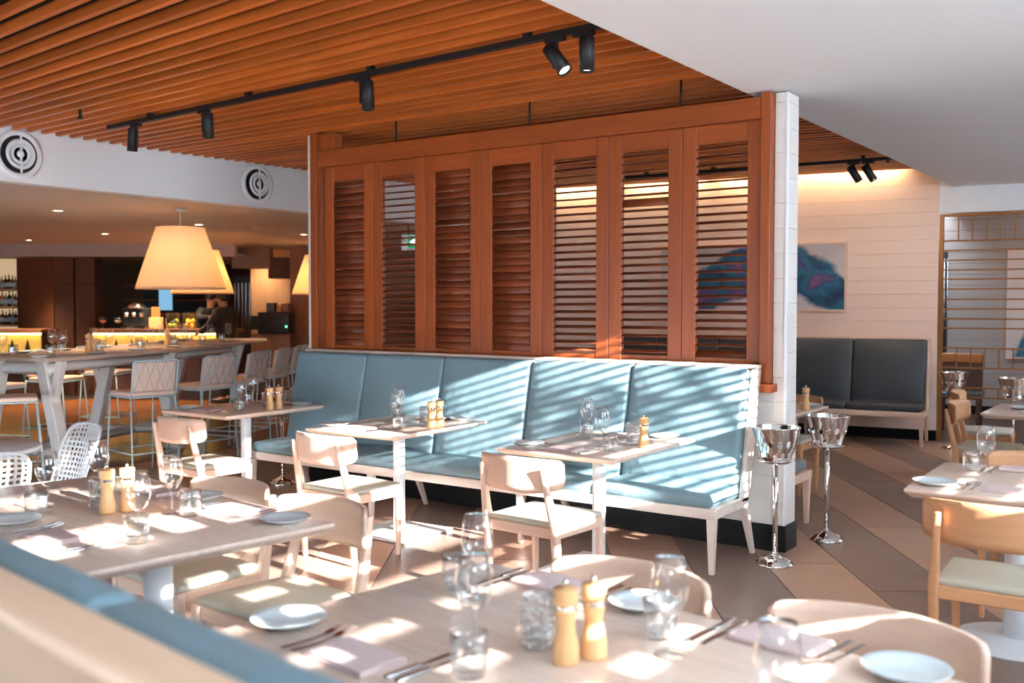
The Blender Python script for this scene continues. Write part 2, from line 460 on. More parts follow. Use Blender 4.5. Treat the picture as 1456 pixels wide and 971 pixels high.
lv = random.Random(11)
SH = [('closed', 'first shutter from the left, its louvres mostly shut'),
      ('open', 'second shutter from the left, louvres open on the bulkhead and exit sign'),
      ('closed', 'third shutter from the left, its louvres shut unevenly'),
      ('closed', 'middle shutter of the seven, louvres shut with uneven gaps'),
      ('open', 'third shutter from the right, louvres open on a dark bar'),
      ('open', 'second shutter from the right, louvres open with one blade shut'),
      ('open', 'rightmost shutter, louvres open in front of the abstract painting')]
lou_mesh = None
def louvre_mb(w):
    n = 10; pts = [(.030*cos(2*pi*i/n), .0055*sin(2*pi*i/n)) for i in range(n)]
    return MB().prism([(y, z) for y, z in pts], -w/2, w/2, Matrix(((0,0,1,0),(1,0,0,0),(0,1,0,0),(0,0,0,1))), smooth=True)
for i, (st, lab) in enumerate(SH):
    x0 = -6.170+.5504*i; x1 = x0+.546
    sh = thing('shutter', 'orange brown timber '+lab, 'shutter', (x0, 6.0, 1.06), 0, 'timber shutters above the banquette')
    w = x1-x0
    obj('stile', MB().box(0, .098, 0, .042, 0, 1.643), M_['merbau'], sh, bevel=.003, seg=1)
    obj('stile', MB().box(w-.098, w, 0, .042, 0, 1.643), M_['merbau'], sh, bevel=.003, seg=1)
    obj('rail', MB().box(.099, w-.099, .002, .040, 1.52, 1.643), M_['merbau_h'], sh, bevel=.003, seg=1)
    obj('rail', MB().box(.099, w-.099, .002, .040, 0, .15), M_['merbau_h'], sh, bevel=.003, seg=1)
    wl = w-.2
    if lou_mesh is None:
        tmp = obj('louvre', louvre_mb(wl), M_['louvre'], sh); lou_mesh = tmp.data; first = tmp
    else: first = None
    nl = 26; p = 1.37/nl
    for k in range(nl):
        o = first if (first and k == 0) else bpy.data.objects.new('louvre', lou_mesh)
        if o is not first: COL.objects.link(o); o.parent = sh
        o.location = (w/2, .021, .15+p*(k+.5))
        if st == 'closed': a = R(lv.choice([62, 66, 70, 74, 78, 80, 52]))
        else: a = R(18+lv.uniform(-3, 3))
        if i == 5 and k == 19: a = R(72)
        if i == 6 and k == 0: a = R(40)
        o.rotation_euler.x = a

# back wall behind, lined with boards, and the right-hand structure
def rotM(x, y, deg): return Matrix.Translation((x, y, 0)) @ Matrix.Rotation(R(deg), 4, 'Z')
WB = rotM(-2.565, 12.0, 7.6)
wb = struct(obj('wall_back', MB().box(-6.5, -.01, .02, .14, 0, 3.34, WB), M_['white']))
z = .12
while z < 3.3:
    obj('plank', MB().box(-6.5, 0, 0, .025, z, z+.1535, WB), M_['plank_w'], wb, bevel=.002, seg=1); z += .155
struct(obj('baseboard_back', MB().box(-6.5, .004, -.012, .02, 0, .12, WB), M_['skirt']))
struct(obj('wall_back.001', MB().box(0, 4.4, 0, .10, 2.58, 3.34, WB), M_['soffit']))
# room beyond the lattice screen
fb2 = struct(obj('wall_far', MB().box(-3.0, 4.5, 3.3, 3.4, 0, 3.3, WB), M_['greywall']))
z = .12
while z < 2.9:
    obj('plank', MB().box(-2.0, 3.2, 3.27, 3.3, z, z+.151, WB), M_['greywall'], fb2, bevel=.003, seg=1); z += .155
struct(obj('baseboard_far', MB().box(-2, 3.2, 3.25, 3.27, 0, .12, WB), M_['skirt']))
struct(obj('wall_side', MB().box(-.6, -.5, .15, 3.25, 0, 3.3, WB), M_['walnut_dk']))
struct(obj('wall_side.001', MB().box(4.15, 4.25, .1, 3.4, 0, 3.3, WB), M_['greywall']))
struct(obj('floor.002', MB().box(-3, 4.2, .0, 3.3, -.004, .003, WB), mat('dark boards beyond screen', srgb(82,54,38), .3, noise=.3, nscale=(2,14,2))))

struct(obj('wall_front', MB().box(-26, 1.62, -3.1, -3, .8, 3.42), M_['walnut_dk']))
struct(obj('wall_front.001', MB().box(-26, -9, -3.1, -3, 0, .8).box(-2.5, 1.62, -3.1, -3, 0, .8), M_['white']))
struct(obj('fill_opening', MB().box(-9, -8.94, -3.08, -3, 0, .8).box(-5.8, -5.74, -3.08, -3, 0, .8).box(-2.56, -2.5, -3.08, -3, 0, .8), M_['white']))  # posts of an unseen low opening, added to let fill light in from behind
# window wall on the right, outside the frame : the sun comes through its louvres
wr = struct(obj('wall_right', MB().box(1.5, 1.62, -3, 16, 0, 1.30).box(1.5, 1.62, 5.33, 9.3, 1.30, 3.4).box(1.5, 1.62, 11.2, 16, 1.30, 3.4).box(1.5, 1.62, 9.3, 11.2, 2.83, 3.4).box(1.5, 1.62, -.45, .98, 1.30, 2.83).box(1.5, 1.62, -3, 5.33, 2.83, 3.4), M_['white']))
wn = struct(obj('window_1', MB().box(1.5, 1.6, -3, 5.33, 1.30, 1.34), M_['white']))
def blades(y0, y1, z0, z1, pitch, h, m):
    z = z0
    while z < z1:
        obj('louvre', MB().box(1.54, 1.56, y0, y1, z, z+h), m, wn); z += pitch
blades(4.72, 5.33, 1.56, 2.83, .062, .026, M_['white'])
blades(3.95, 4.72, 1.93, 2.83, .062, .05, M_['white'])
blades(4.72, 5.33, 1.34, 1.56, .075, .06, M_['white'])
blades(3.95, 4.72, 1.60, 1.93, .26, .06, M_['white'])
blades(3.95, 4.72, 1.34, 1.60, .075, .06, M_['white'])
blades(2.35, 3.95, 1.34, 2.83, .26, .07, M_['white'])
blades(.98, 2.35, 1.96, 2.83, .24, .15, M_['white'])
blades(.98, 2.35, 1.34, 1.94, .095, .070, M_['white'])
wn2 = struct(obj('window_2', MB().box(1.5, 1.6, 9.3, 11.2, 1.30, 1.34), M_['white']))
for y in (9.34, 10.2, 11.16): obj('mullion', MB().box(1.5, 1.6, y-.04, y+.04, 1.34, 2.83), M_['white'], wn2)
struct(obj('sun_block_wall', MB().box(4.0, 4.2, 5.10, 13, -.1, 3.6), M_['white']))  # unseen wall, added only to keep the sun off the farther right-hand window
for y in (-.5, 1.0, 1.22, 1.5, 1.72, 1.98, 2.35, 3.15, 3.95, 4.70):
    obj('mullion', MB().box(1.5, 1.6, y-.04, y+.04, 1.34, 2.83), M_['white'], wn)

rl = random.Random(21); lf = MB()
for k in range(70):
    c = Vector((2.3+rl.uniform(-.2, .2), rl.gauss(4.93, .10), rl.gauss(2.56, .11))); s_ = rl.uniform(.03, .07)
    q = Euler((rl.uniform(0, 6.3), rl.uniform(0, 6.3), rl.uniform(0, 6.3))).to_matrix()
    lf.add([c+q @ Vector(v) for v in ((-s_, 0, 0), (0, -s_*.35, .004), (s_, 0, 0), (0, s_*.35, -.004))], [(0,1,2,3)])
lf.tube([(2.3, 5.02, 0), (2.32, 5.0, 1.2), (2.3, 5.04, 2.7)], [.03, .025, .01], 8)
pl = obj('planting_outside', lf, mat('outdoor leaves', srgb(70,96,52), .6)); pl['kind'] = 'structure'
# ------------------------------------------------------------------ banquettes
def banquette(L, ncush, leather, frame, arms=True, seats=None, mirror=False):
    """x 0..L, back plane y=0, sitter looks to -y"""
    t = thing('banquette', '', 'banquette')
    m = M_[frame]
    cw = L-.06
    for k in range(ncush):
        w = cw/ncush; xc = .03+w*(k+.5)
        sh = Matrix(((1,0,0,0),(0,1,.2,0),(0,0,1,0),(0,0,0,1)))
        obj('back_cushion', MB().rbox(0, 0, 0, w-.003, .10, .72, .03, 4, 0, Matrix.Translation((xc, -.212, .80)) @ sh,
            fn=lambda p: Vector((p.x, p.y-(.016*(1-(2*p.x/w)**4)*(1-(p.z/.35)**4) if p.y < 0 else 0), p.z))), M_[leather], t)
        obj('seat_cushion', MB().rbox(xc, -.415, .42, w-.003, .56, .085, .035, 5, .02), M_[leather], t)
    obj('cap_rail', MB().box(0, L, -.076, 0, 1.152, 1.178), m, t, bevel=.006, seg=2)
    obj('back_board', MB().add([(.02,-.235,.36),(L-.02,-.235,.36),(L-.02,-.045,1.152),(.02,-.045,1.152),(.02,-.205,.36),(L-.02,-.205,.36),(L-.02,-.015,1.152),(.02,-.015,1.152)],
        [(0,1,2,3),(7,6,5,4),(0,4,5,1),(3,2,6,7),(0,3,7,4),(1,5,6,2)]), m, t)
    for x in (0, L-.03):
        obj('end_panel', MB().add([(x,-.30,.36),(x+.03,-.30,.36),(x+.03,-.115,1.151),(x,-.115,1.151),(x,-.19,.36),(x+.03,-.19,.36),(x+.03,-.005,1.151),(x,-.005,1.151)],
            [(0,1,2,3),(7,6,5,4),(0,4,5,1),(3,2,6,7),(0,3,7,4),(1,5,6,2)]), m, t, bevel=.006, seg=2)
    obj('front_rail', MB().box(0, L, -.70, -.67, .325, .385), m, t, bevel=.005, seg=2)
    for x in (0, L-.03):
        obj('side_rail', MB().box(x, x+.03, -.669, -.2, .325, .385), m, t, bevel=.004, seg=1)
    obj('seat_deck', MB().box(.03, L-.03, -.668, -.22, .355, .378), m, t)
    for x in (.03, L*.33, L*.66, L-.03):
        obj('leg', MB().frust((x, -.672, .005), (.03, .03), (x, -.672, .33), (.052, .05)), m, t, bevel=.004, seg=1)
        obj('leg', MB().frust((x, -.06, .005), (.03, .03), (x, -.22, .36), (.05, .055)), m, t, bevel=.004, seg=1)
    return t
b_main = banquette(3.99, 5, 'leather', 'ashw')
b_main.location = (-6.28, 5.942, 0)
b_main['label'] = 'long blue leather banquette with pale timber frame below the shutters'
b_dark = banquette(4.0, 5, 'leather_dk', 'ash_h')
b_dark['label'] = 'charcoal leather banquette with timber legs against the far white board wall'
v = WB @ Vector((-4.06, -.03, 0)); b_dark.location = v; b_dark.rotation_euler.z = R(7.6)
b_back = banquette(3.99, 5, 'leather_gr', 'ash_h')
b_back['label'] = 'grey banquette backing onto the shutter wall, its end just showing behind the post'
b_back.location = (-2.30, 6.24, 0); b_back.rotation_euler.z = pi
b_near = banquette(3.2, 4, 'leather', 'ash_n')
b_near['label'] = 'blurred blue leather banquette seen from behind at the bottom left corner'
b_near.location = (-.40, .512, 0); b_near.rotation_euler.z = pi-R(8)

# ------------------------------------------------------------------ dining tables
def tabletop(w, d, z, th=.034):
    # under-chamfered slab
    mb = MB()
    a, b = w/2, d/2; c = .03
    vs = [(-a,-b,z),(a,-b,z),(a,b,z),(-a,b,z),(-a,-b,z-.016),(a,-b,z-.016),(a,b,z-.016),(-a,b,z-.016),
          (-a+c,-b+c,z-th),(a-c,-b+c,z-th),(a-c,b-c,z-th),(-a+c,b-c,z-th)]
    fs = [(0,1,2,3),(11,10,9,8)]
    for i in range(4):
        j = (i+1) % 4; fs += [(i, 4+i, 4+j, j), (4+i, 8+i, 8+j, 4+j)]
    return mb.add(vs, fs)
def bench_table():
    t = thing('dining_table', '', 'table')
    obj('tabletop', tabletop(.76, 1.0, .74), M_['top'], t, bevel=.004, seg=2)
    obj('column', MB().box(-.03, .03, -.03, .03, .02, .705), M_['wmetal'], t, bevel=.006, seg=2)
    obj('mounting_plate', MB().box(-.17, .17, -.17, .17, .699, .7055), M_['wmetal'], t)
    obj('base_plate', MB().box(-.26, .26, -.26, .26, .006, .018), M_['wmetal'], t, bevel=.003, seg=1)
    for sx in (-1, 1):
        for sy in (-1, 1): obj('foot', MB().lathe([(.018,0),(.018,.006)], 12, Matrix.Translation((sx*.23, sy*.23, 0))), M_['black'], t)
    return t
kt = Kit(bench_table)
kt.put((-6.22, 5.18, 0), 0, 'pale oak table at the left end of the banquette, nearest the bar', 'tables along the banquette')
kt.put((-4.50, 5.05, 0), R(2), 'pale oak table at the middle of the banquette', 'tables along the banquette')
kt.put((-2.925, 5.03, 0), 0, 'pale oak table at the right end of the banquette, nearest the shiny buckets', 'tables along the banquette')
def wide_table(w, d, cols):
    t = thing('dining_table', '', 'table')
    obj('tabletop', tabletop(w, d, .74, .042), M_['top'], t, bevel=.005, seg=2)
    for x in cols:
        T = Matrix.Translation((x, 0, 0))
        obj('column', MB().lathe([(.052,.03),(.052,.70)], 28, T), M_['wmetal'], t)
        obj('base_plate', MB().lathe([(.27,0),(.27,.008),(.262,.014),(.06,.03),(0,.03)], 44, T), M_['wmetal'], t)
        obj('mounting_plate', MB().box(-.19+x, .19+x, -.19, .19, .69, .6975), M_['wmetal'], t)
    return t
def corner(px, py, ox, oy, rz):      # world place of a table centre from its right-hand near corner
    return (px-(ox*cos(rz)-oy*sin(rz)), py-(ox*sin(rz)+oy*cos(rz)), 0)
r4 = R(-7.5)
T4 = wide_table(1.66, .955, (-.42, .40)); T4.location = corner(-2.777, 1.675, .83, -.4775, r4); T4.rotation_euler.z = r4
T4['label'] = 'long pale oak table at the left, lit by broad patches of sun'
r5 = R(-8.5)
T5 = wide_table(1.78, .955, (-.45, .45)); T5.location = corner(-2.021, 1.561, -.89, -.4775, r5); T5.rotation_euler.z = r5
T5['label'] = 'long pale oak table at the bottom centre, closest to the lens'
T6 = wide_table(.80, .90, (0,)); T6.location = (-.715, 5.02, 0); T6.rotation_euler.z = R(1)
T6['label'] = 'pale oak table cut by the right edge of the picture'
T7 = wide_table(.78, 1.0, (0,)); T7.location = (-2.90, 7.46, 0)
T7['label'] = 'oak table behind the white post, only its corner in view'
T8 = wide_table(.8, .9, (0,)); T8.location = (-1.02, 8.55, 0)
T8['label'] = 'far oak table at the right edge, behind the wooden chairs'

# ------------------------------------------------------------------ ash dining chairs
def ash_chair():
    """sitter looks to +y"""
    t = thing('dining_chair', '', 'chair')
    def back(u, vv):
        a = (u*2-1); ph = a*R(62)
        x = .258*sin(ph)/sin(R(62)); y = -.275+.15*(1-cos(ph))/(1-cos(R(62)))*.62
        top = .785-.012*a*a; bot = .605+.03*abs(a)**3
        r = min(1, (1-abs(a))/.12); rr = math.sqrt(max(0, 1-(1-r)**2))
        mid = (top+bot)/2; h = (top-bot)/2*(.72+.28*rr)
        z = mid+h*(vv*2-1)
        y -= .045*(z-.60)
        n = Vector((sin(ph)*.8, -cos(ph), .04)).normalized()
        return (x, y, z), tuple(n)
    obj('backrest', MB().sheet(back, 28, 6, .017), M_['ash_h'], t, auto=40)
    for s in (-1, 1):
        obj('leg', MB().add([*[(s*.222+dx, -.175+dy, 0) for dx, dy in ((-.014,-.014),(.014,-.014),(.014,.014),(-.014,.014))],
                             *[(s*.222+dx, -.205+dy, .42) for dx, dy in ((-.019,-.024),(.019,-.024),(.019,.024),(-.019,.024))],
                             *[(s*.195+dx, -.282+dy, .735) for dx, dy in ((-.013,-.012),(.013,-.012),(.013,.012),(-.013,.012))]],
                            [(3,2,1,0),(8,9,10,11)]+[(4*l+i, 4*l+(i+1) % 4, 4*l+4+(i+1) % 4, 4*l+4+i) for l in (0,1) for i in range(4)]), M_['ash'], t, bevel=.006, seg=2)
        obj('leg', MB().frust((s*.212, .195, 0), (.026,.026), (s*.218, .195, .425), (.036,.036)), M_['ash'], t, bevel=.006, seg=2)
        obj('side_rail', MB().box(s*.222-.012, s*.222+.012, -.19, .178, .372, .425), M_['ash_h'], t, bevel=.004, seg=1)
    obj('front_rail', MB().box(-.2, .2, .184, .208, .372, .425), M_['ash_h'], t, bevel=.004, seg=1)
    obj('back_rail', MB().box(-.205, .205, -.215, -.19, .372, .425), M_['ash_h'], t, bevel=.004, seg=1)
    obj('seat_pad', MB().rbox(0, 0, .438, .452, .415, .032, .015, 6, .02,
        fn=lambda p: Vector((p.x*(1+.04*p.y/.2), p.y, p.z))), M_['pad'], t)
    return t
kc = Kit(ash_chair)
CH = [(-5.80, 4.475, 178.5-180, 'pale ash chair with its back to us at the table nearest the bar'),
      (-4.325, 4.41, -3.5, 'pale ash chair with its back to us at the middle banquette table'),
      (-2.88, 4.385, -4, 'pale ash chair with its back to us at the right banquette table'),
      (-3.49, 2.60, 180-2, 'pale ash chair at far side of the long left table, left of two'),
      (-2.86, 2.53, 180-4, 'pale ash chair by the right corner of the long left table'),
      (-1.396, 2.345, 180-3, 'pale ash chair behind the pepper mills of the closest table'),
      (-.687, 2.275, 180-5, 'pale ash chair behind the round plate at the bottom right'),
      (-.68, 4.43, 0, 'warmly lit ash chair with its back to us at the right edge table'),
      (-.70, 5.52, 180, 'ash chair tucked under the far side of the right edge table'),
      (-2.92, 8.05, 180, 'ash chair at the table hidden behind the white post'),
      (-1.42, 8.5, -90, 'wooden chair with cream seat at the far right, nearer of the pair'),
      (-1.62, 9.55, -84, 'wooden chair at far right half hidden behind a nearer one')]
for i, (x, y, rz, lab) in enumerate(CH):
    o = kc.put((x, y, 0), R(rz), lab, 'dining chairs with curved backs')
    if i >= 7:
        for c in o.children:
            if c.name.split('.')[0] != 'seat_pad': c.material_slots[0].link = 'OBJECT'; c.material_slots[0].material = M_['warmlit']
# ------------------------------------------------------------------ table ware
def wine_glass():
    t = thing('wine_glass', '', 'glass')
    obj('bowl', MB().lathe([(.005,.088),(.016,.094),(.030,.108),(.040,.128),(.0445,.150),(.0435,.172),(.0395,.198),(.034,.226)], 28, smooth=True), M_['glass'], t).data
    b = t.children[0].data
    obj('stem', MB().lathe([(.0365,.0),(.036,.0025),(.020,.005),(.007,.010),(.0042,.022),(.0038,.07),(.006,.0905)], 24), M_['glass'], t)
    obj('rim', MB().tube([(.034*cos(2*pi*i/28), .034*sin(2*pi*i/28), .226) for i in range(28)], .0011, 6, closed=True), M_['crystal'], t)
    return t
def tumbler():
    t = thing('tumbler', '', 'glass')
    md = lambda i, th, z: 1+(.035*abs(sin(th*9)) if .012 < z < .066 else 0)
    obj('body', MB().lathe([(.0,.0),(.034,.0),(.037,.004),(.0385,.014),(.039,.03),(.040,.05),(.0405,.064),(.0418,.07),(.043,.098),(.0412,.0985),(.0395,.07),(.0375,.03),(.035,.014),(.0,.012)], 72, mod=md), M_['crystal'], t)
    return t
def candle_jar():
    t = thing('candle_jar', '', 'jar')
    pr = [(0,0),(.036,0)]
    for k in range(6):
        z = .006+k*.02
        pr += [(.038,z),(.0445,z+.005),(.0455,z+.010),(.0445,z+.015)]
    pr += [(.039,.128),(.036,.127),(.035,.02),(0,.018)]
    obj('jar_wall', MB().lathe(pr, 48, mod=lambda i, th, z: 1+.02*sin(th*16+z*260)), M_['ripple'], t)
    obj('candle', MB().lathe([(0,.02),(.028,.02),(.029,.05),(.0,.052)], 24), M_['plate'], t)
    return t
def mill():
    t = thing('pepper_mill', '', 'mill')
    obj('body', MB().lathe([(.0,0),(.0295,0),(.031,.006),(.031,.03),(.029,.045),(.0235,.068),(.021,.085),(.022,.10),(.0265,.118),(.0275,.124),(0,.124)], 32), M_['mill'], t)
    obj('steel_ring', MB().lathe([(.0,.1235),(.0265,.1235),(.0265,.134),(0,.134)], 32, smooth=False), M_['chrome'], t)
    obj('cap', MB().lathe([(0,.1335),(.0265,.1335),(.0275,.139),(.0285,.157),(.029,.166),(.0275,.171),(0,.172)], 32), M_['mill'], t)
    obj('knob', MB().lathe([(0,.171),(.004,.171),(.0035,.177),(.0065,.180),(.0065,.187),(.003,.190),(0,.190)], 16), M_['chrome'], t)
    return t
def plate():
    t = thing('side_plate', '', 'plate')
    obj('dish', MB().lathe([(0,0),(.052,0),(.056,.003),(.078,.010),(.094,.019),(.0955,.0205),(.094,.0215),(.076,.0135),(.056,.007),(0,.0065)], 48), M_['plate'], t)
    return t
def napkin():
    t = thing('folded_napkin', '', 'napkin')
    mb = MB(); r0 = random.Random(5)
    for k in range(3):
        s = 1-.02*k
        mb.rbox(r0.uniform(-.003,.003), r0.uniform(-.002,.002), .003+k*.0045, .215*s, .135*s, .0048, .0023, 8,
                fn=lambda p, k=k: Vector((p.x, p.y, p.z+.0016*sin(p.x*30+k)*cos(p.y*40+k)*(.3 if k == 0 else 1))))
    o = obj('cloth', mb, M_['napkin'], t)
    mb = MB()      # folded edge wrapping one long side
    mb.rbox(0, .0655, .0072, .21, .01, .0142, .005, 8)
    obj('fold', mb, M_['napkin'], t)
    return t
def flat(poly, th, bend):
    mb = MB(); mb.prism(poly, 0, th); mb.v = [(x, y, z+bend(y)) for x, y, z in mb.v]; return mb
def fork():
    t = thing('fork', '', 'fork')
    L = .205
    hp = [(-.0065,0),(.0065,0),(.0055,.03),(.0035,.09),(.003,.125),(.0035,.135),(.009,.143),(.0115,.155),(.0115,.165),(-.0115,.165),(-.0115,.155),(-.009,.143),(-.0035,.135),(-.003,.125),(-.0035,.09),(-.0055,.03)]
    bend = lambda y: .004+.010*((y-.10)/.1)**2*(.5 if y < .1 else .9)
    obj('handle', flat(hp, .0028, bend), M_['steel'], t)
    mb = MB()
    for x in (-.0098, -.0033, .0033, .0098): mb.v and None; m2 = flat([(x-.0018,.163),(x+.0018,.163),(x+.0012,L),(x-.0012,L)], .0022, bend); mb.add(m2.v, m2.f)
    obj('tines', mb, M_['steel'], t)
    return t
def knife():
    t = thing('knife', '', 'knife')
    obj('handle', MB().rbox(0, .052, .005, .016, .105, .008, .0038, 3), M_['steel'], t)
    obj('blade', MB().prism([(-.004,.103),(.006,.103),(.009,.13),(.010,.19),(.006,.222),(-.003,.226)], .0035, .0055), M_['steel'], t)
    return t
K = dict(wine=Kit(wine_glass), tumbler=Kit(tumbler), jar=Kit(candle_jar), mill=Kit(mill), plate=Kit(plate), napkin=Kit(napkin), fork=Kit(fork), knife=Kit(knife))
GR = dict(wine='stemmed wine glasses', tumbler='cut glass tumblers', jar='rippled glass candle jars', mill='wooden pepper mills', plate='side plates', napkin='folded pink napkins', fork='steel forks', knife='steel knives')
DE = dict(wine='stemmed wine glass', tumbler='cut glass tumbler', jar='rippled candle jar', mill='beech pepper mill', plate='pale side plate', napkin='folded pink napkin', fork='steel fork', knife='steel knife')
TN = {1: 'the banquette table nearest the bar', 2: 'the middle banquette table', 3: 'the banquette table nearest the buckets', 4: 'the long left table', 5: 'the closest table', 6: 'the right edge table', 7: 'the table behind the post'}
ZT = .7402
def put(kind, tb, x, y, where, rz=0):
    K[kind].put((x, y, ZT), rz, '%s %s of %s' % (DE[kind], where, TN[tb]), GR[kind])
def pair(kind, tb, x, y, where, rz, sp=.034):
    c, s = cos(rz), sin(rz)
    for i, w in ((-.5, 'left one'), (.5, 'right one')):
        K[kind].put((x+i*sp*c, y+i*sp*s, ZT), rz, '%s, %s, %s of %s' % (DE[kind], w, where, TN[tb]), GR[kind])

# closest table
put('plate', 5, -1.905, 1.715, 'at the near left corner'); put('napkin', 5, -1.59, 1.628, 'at the near left place', r5)
pair('fork', 5, -1.745, 1.565, 'left of the near left napkin', r5+R(7)); pair('knife', 5, -1.43, 1.575, 'right of the near left napkin', r5+R(3))
put('tumbler', 5, -1.315, 1.70, 'near side, before the wine glass'); put('wine', 5, -1.40, 1.83, 'at the near left place')
put('tumbler', 5, -1.745, 2.20, 'at the far left place'); put('wine', 5, -1.665, 2.19, 'at the far left place')
put('jar', 5, -1.289, 1.935, 'beside the two mills'); put('mill', 5, -1.184, 1.888, 'nearer one of the pair'); put('mill', 5, -1.150, 1.955, 'farther one of the pair')
put('plate', 5, -1.235, 2.362, 'in front of the left chair'); put('napkin', 5, -1.545, 2.395, 'at the far left place', r5+pi)
pair('fork', 5, -1.345, 2.475, 'between far napkin and far plate', r5+pi-R(4)); pair('knife', 5, -1.69, 2.48, 'left of the far left napkin', r5+pi+R(5))
put('wine', 5, -1.015, 2.07, 'right of the mills, by the left chair'); put('tumbler', 5, -1.085, 2.165, 'right of the mills, by the left chair')
pair('knife', 5, -.975, 2.395, 'in front of the right chair', r5+pi+R(4)); put('napkin', 5, -.835, 2.305, 'in front of the right chair', r5+pi)
pair('fork', 5, -.675, 2.375, 'in front of the right chair', r5+pi-R(4)); put('plate', 5, -.535, 2.255, 'in front of the right chair')
put('wine', 5, -.645, 1.765, 'at the bottom right, its foot out of frame'); put('tumbler', 5, -.56, 1.64, 'near side, at the right end')

# long left table
put('napkin', 4, -3.272, 1.877, 'at the near right place', r4+R(86)*0)
pair('knife', 4, -3.06, 1.75, 'right of the near right napkin', r4); pair('fork', 4, -3.455, 1.80, 'left of the near right napkin', r4)
put('plate', 4, -3.62, 1.93, 'at the near side'); put('tumbler', 4, -3.663, 2.04, 'at the near left place'); put('wine', 4, -3.775, 2.15, 'at the near left place')
put('tumbler', 4, -2.982, 2.01, 'at the near right place'); put('wine', 4, -3.065, 2.075, 'at the near right place')
put('mill', 4, -3.497, 2.232, 'nearer one of the pair'); put('mill', 4, -3.475, 2.305, 'farther one of the pair'); put('jar', 4, -3.585, 2.26, 'beside the two mills')
put('wine', 4, -3.90, 2.45, 'at the far left place'); put('tumbler', 4, -3.82, 2.52, 'at the far left place')
put('wine', 4, -3.283, 2.37, 'at the far right place'); put('tumbler', 4, -3.20, 2.39, 'at the far right place')
put('napkin', 4, -3.70, 2.61, 'at the far left place', r4+pi); put('plate', 4, -3.44, 2.62, 'in front of the left chair')
put('napkin', 4, -3.135, 2.56, 'at the far right place', r4+pi+R(10)); put('plate', 4, -2.815, 2.525, 'at the far right corner')
pair('fork', 4, -2.985, 2.625, 'between the far right napkin and plate', r4+pi); pair('knife', 4, -3.285, 2.61, 'left of the far right napkin', r4+pi)

# banquette tables : offsets from the table centre
CT = {1: (-6.22, 5.18), 2: (-4.50, 5.05), 3: (-2.925, 5.03)}
for tb, (cx, cy) in CT.items():
    put('plate', tb, cx-.295, cy-.31, 'at the near place'); put('napkin', tb, cx-.04, cy-.345, 'at the near place')
    pair('fork', tb, cx-.185, cy-.44, 'at the near place', 0); pair('knife', tb, cx+.115, cy-.44, 'at the near place', 0)
    put('tumbler', tb, cx+.20, cy-.225, 'at the near place'); put('wine', tb, cx+.09, cy-.12, 'at the near place')
    put('tumbler', tb, cx-.19, cy+.17, 'at the far place'); put('wine', tb, cx-.25, cy+.28, 'at the far place')
    put('jar', tb, cx+.195, cy+.05, 'beside the mill')
    put('mill', tb, cx+.30, cy-.015, 'right of the candle jar'); 
    if tb != 3: put('mill', tb, cx+.285, cy+.085, 'behind the other mill')
    put('napkin', tb, cx+.0, cy+.36, 'at the far place', pi); put('plate', tb, cx+.20, cy+.435, 'at the far corner') if tb != 1 else put('plate', tb, cx+.22, cy+.38, 'at the far corner')
    pair('fork', tb, cx+.125, cy+.46, 'at the far place', pi); pair('knife', tb, cx-.14, cy+.46, 'at the far place', pi)
# right edge table
put('plate', 6, -1.015, 4.74, 'at the near left corner'); pair('fork', 6, -.865, 4.63, 'at the near place', 0)
put('napkin', 6, -.70, 4.735, 'at the near place'); put('tumbler', 6, -.956, 5.245, 'at the far left'); put('wine', 6, -.885, 5.20, 'beside the tumbler')
pair('knife', 6, -.885, 5.43, 'at the far place', pi); put('napkin', 6, -.74, 5.38, 'at the far place', pi)
put('mill', 7, -2.555, 7.54, 'beside the plate'); put('jar', 7, -2.66, 7.50, 'beside the mill'); put('plate', 7, -2.62, 7.84, 'at the corner')
K['plate'].put((-1.2, 8.55, ZT), 0, 'white side plate on the far oak table at the right edge', GR['plate'])
K['napkin'].put((-1.1, 8.3, ZT), R(90), 'folded napkin on the far oak table at the right edge', GR['napkin'])

# ------------------------------------------------------------------ ice bucket stands
def bucket():
    t = thing('ice_bucket_stand', '', 'ice bucket')
    obj('base', MB().lathe([(0,0),(.112,0),(.115,.004),(.108,.016),(.08,.04),(.04,.056),(.02,.066),(.016,.075)], 44), M_['chrome'], t)
    obj('pole', MB().lathe([(.0155,.06),(.0155,.60)], 24), M_['chrome'], t)
    obj('saucer', MB().lathe([(0,.598),(.03,.598),(.07,.606),(.112,.628),(.114,.631),(.111,.633),(.068,.613),(0,.606)], 44), M_['chrome'], t)
    def sf(u, v):
        th = 2*pi*u; z = .612+.21*v; r = .074+.066*(v**.75)
        return (r*cos(th), r*sin(th), z)
    b = MB(); nU = 14
    b.perf(lambda u, v: sf(u, .10+.30*v), nU, 1, .54, 4)
    b.perf(lambda u, v: sf(u+.5/nU, .40+.34*v), nU, 1, .60, 4)
    for (v0, v1) in ((0, .10), (.74, 1.0)):
        b.perf(lambda u, v: sf(u, v0+(v1-v0)*v), nU, 1, .5, 4, skip=lambda i, j: True)
    b.v = [p for p in b.v]
    obj('perforated_bowl', b, M_['chrome'], t, merge=True, solid=.003)
    obj('bowl_floor', MB().lathe([(0,.614),(.073,.614)], 32), M_['chrome'], t)
    obj('rim', MB().tube([(.1405*cos(2*pi*i/40), .1405*sin(2*pi*i/40), .823) for i in range(40)], .004, 8, closed=True), M_['chrome'], t)
    return t
kb = Kit(bucket)
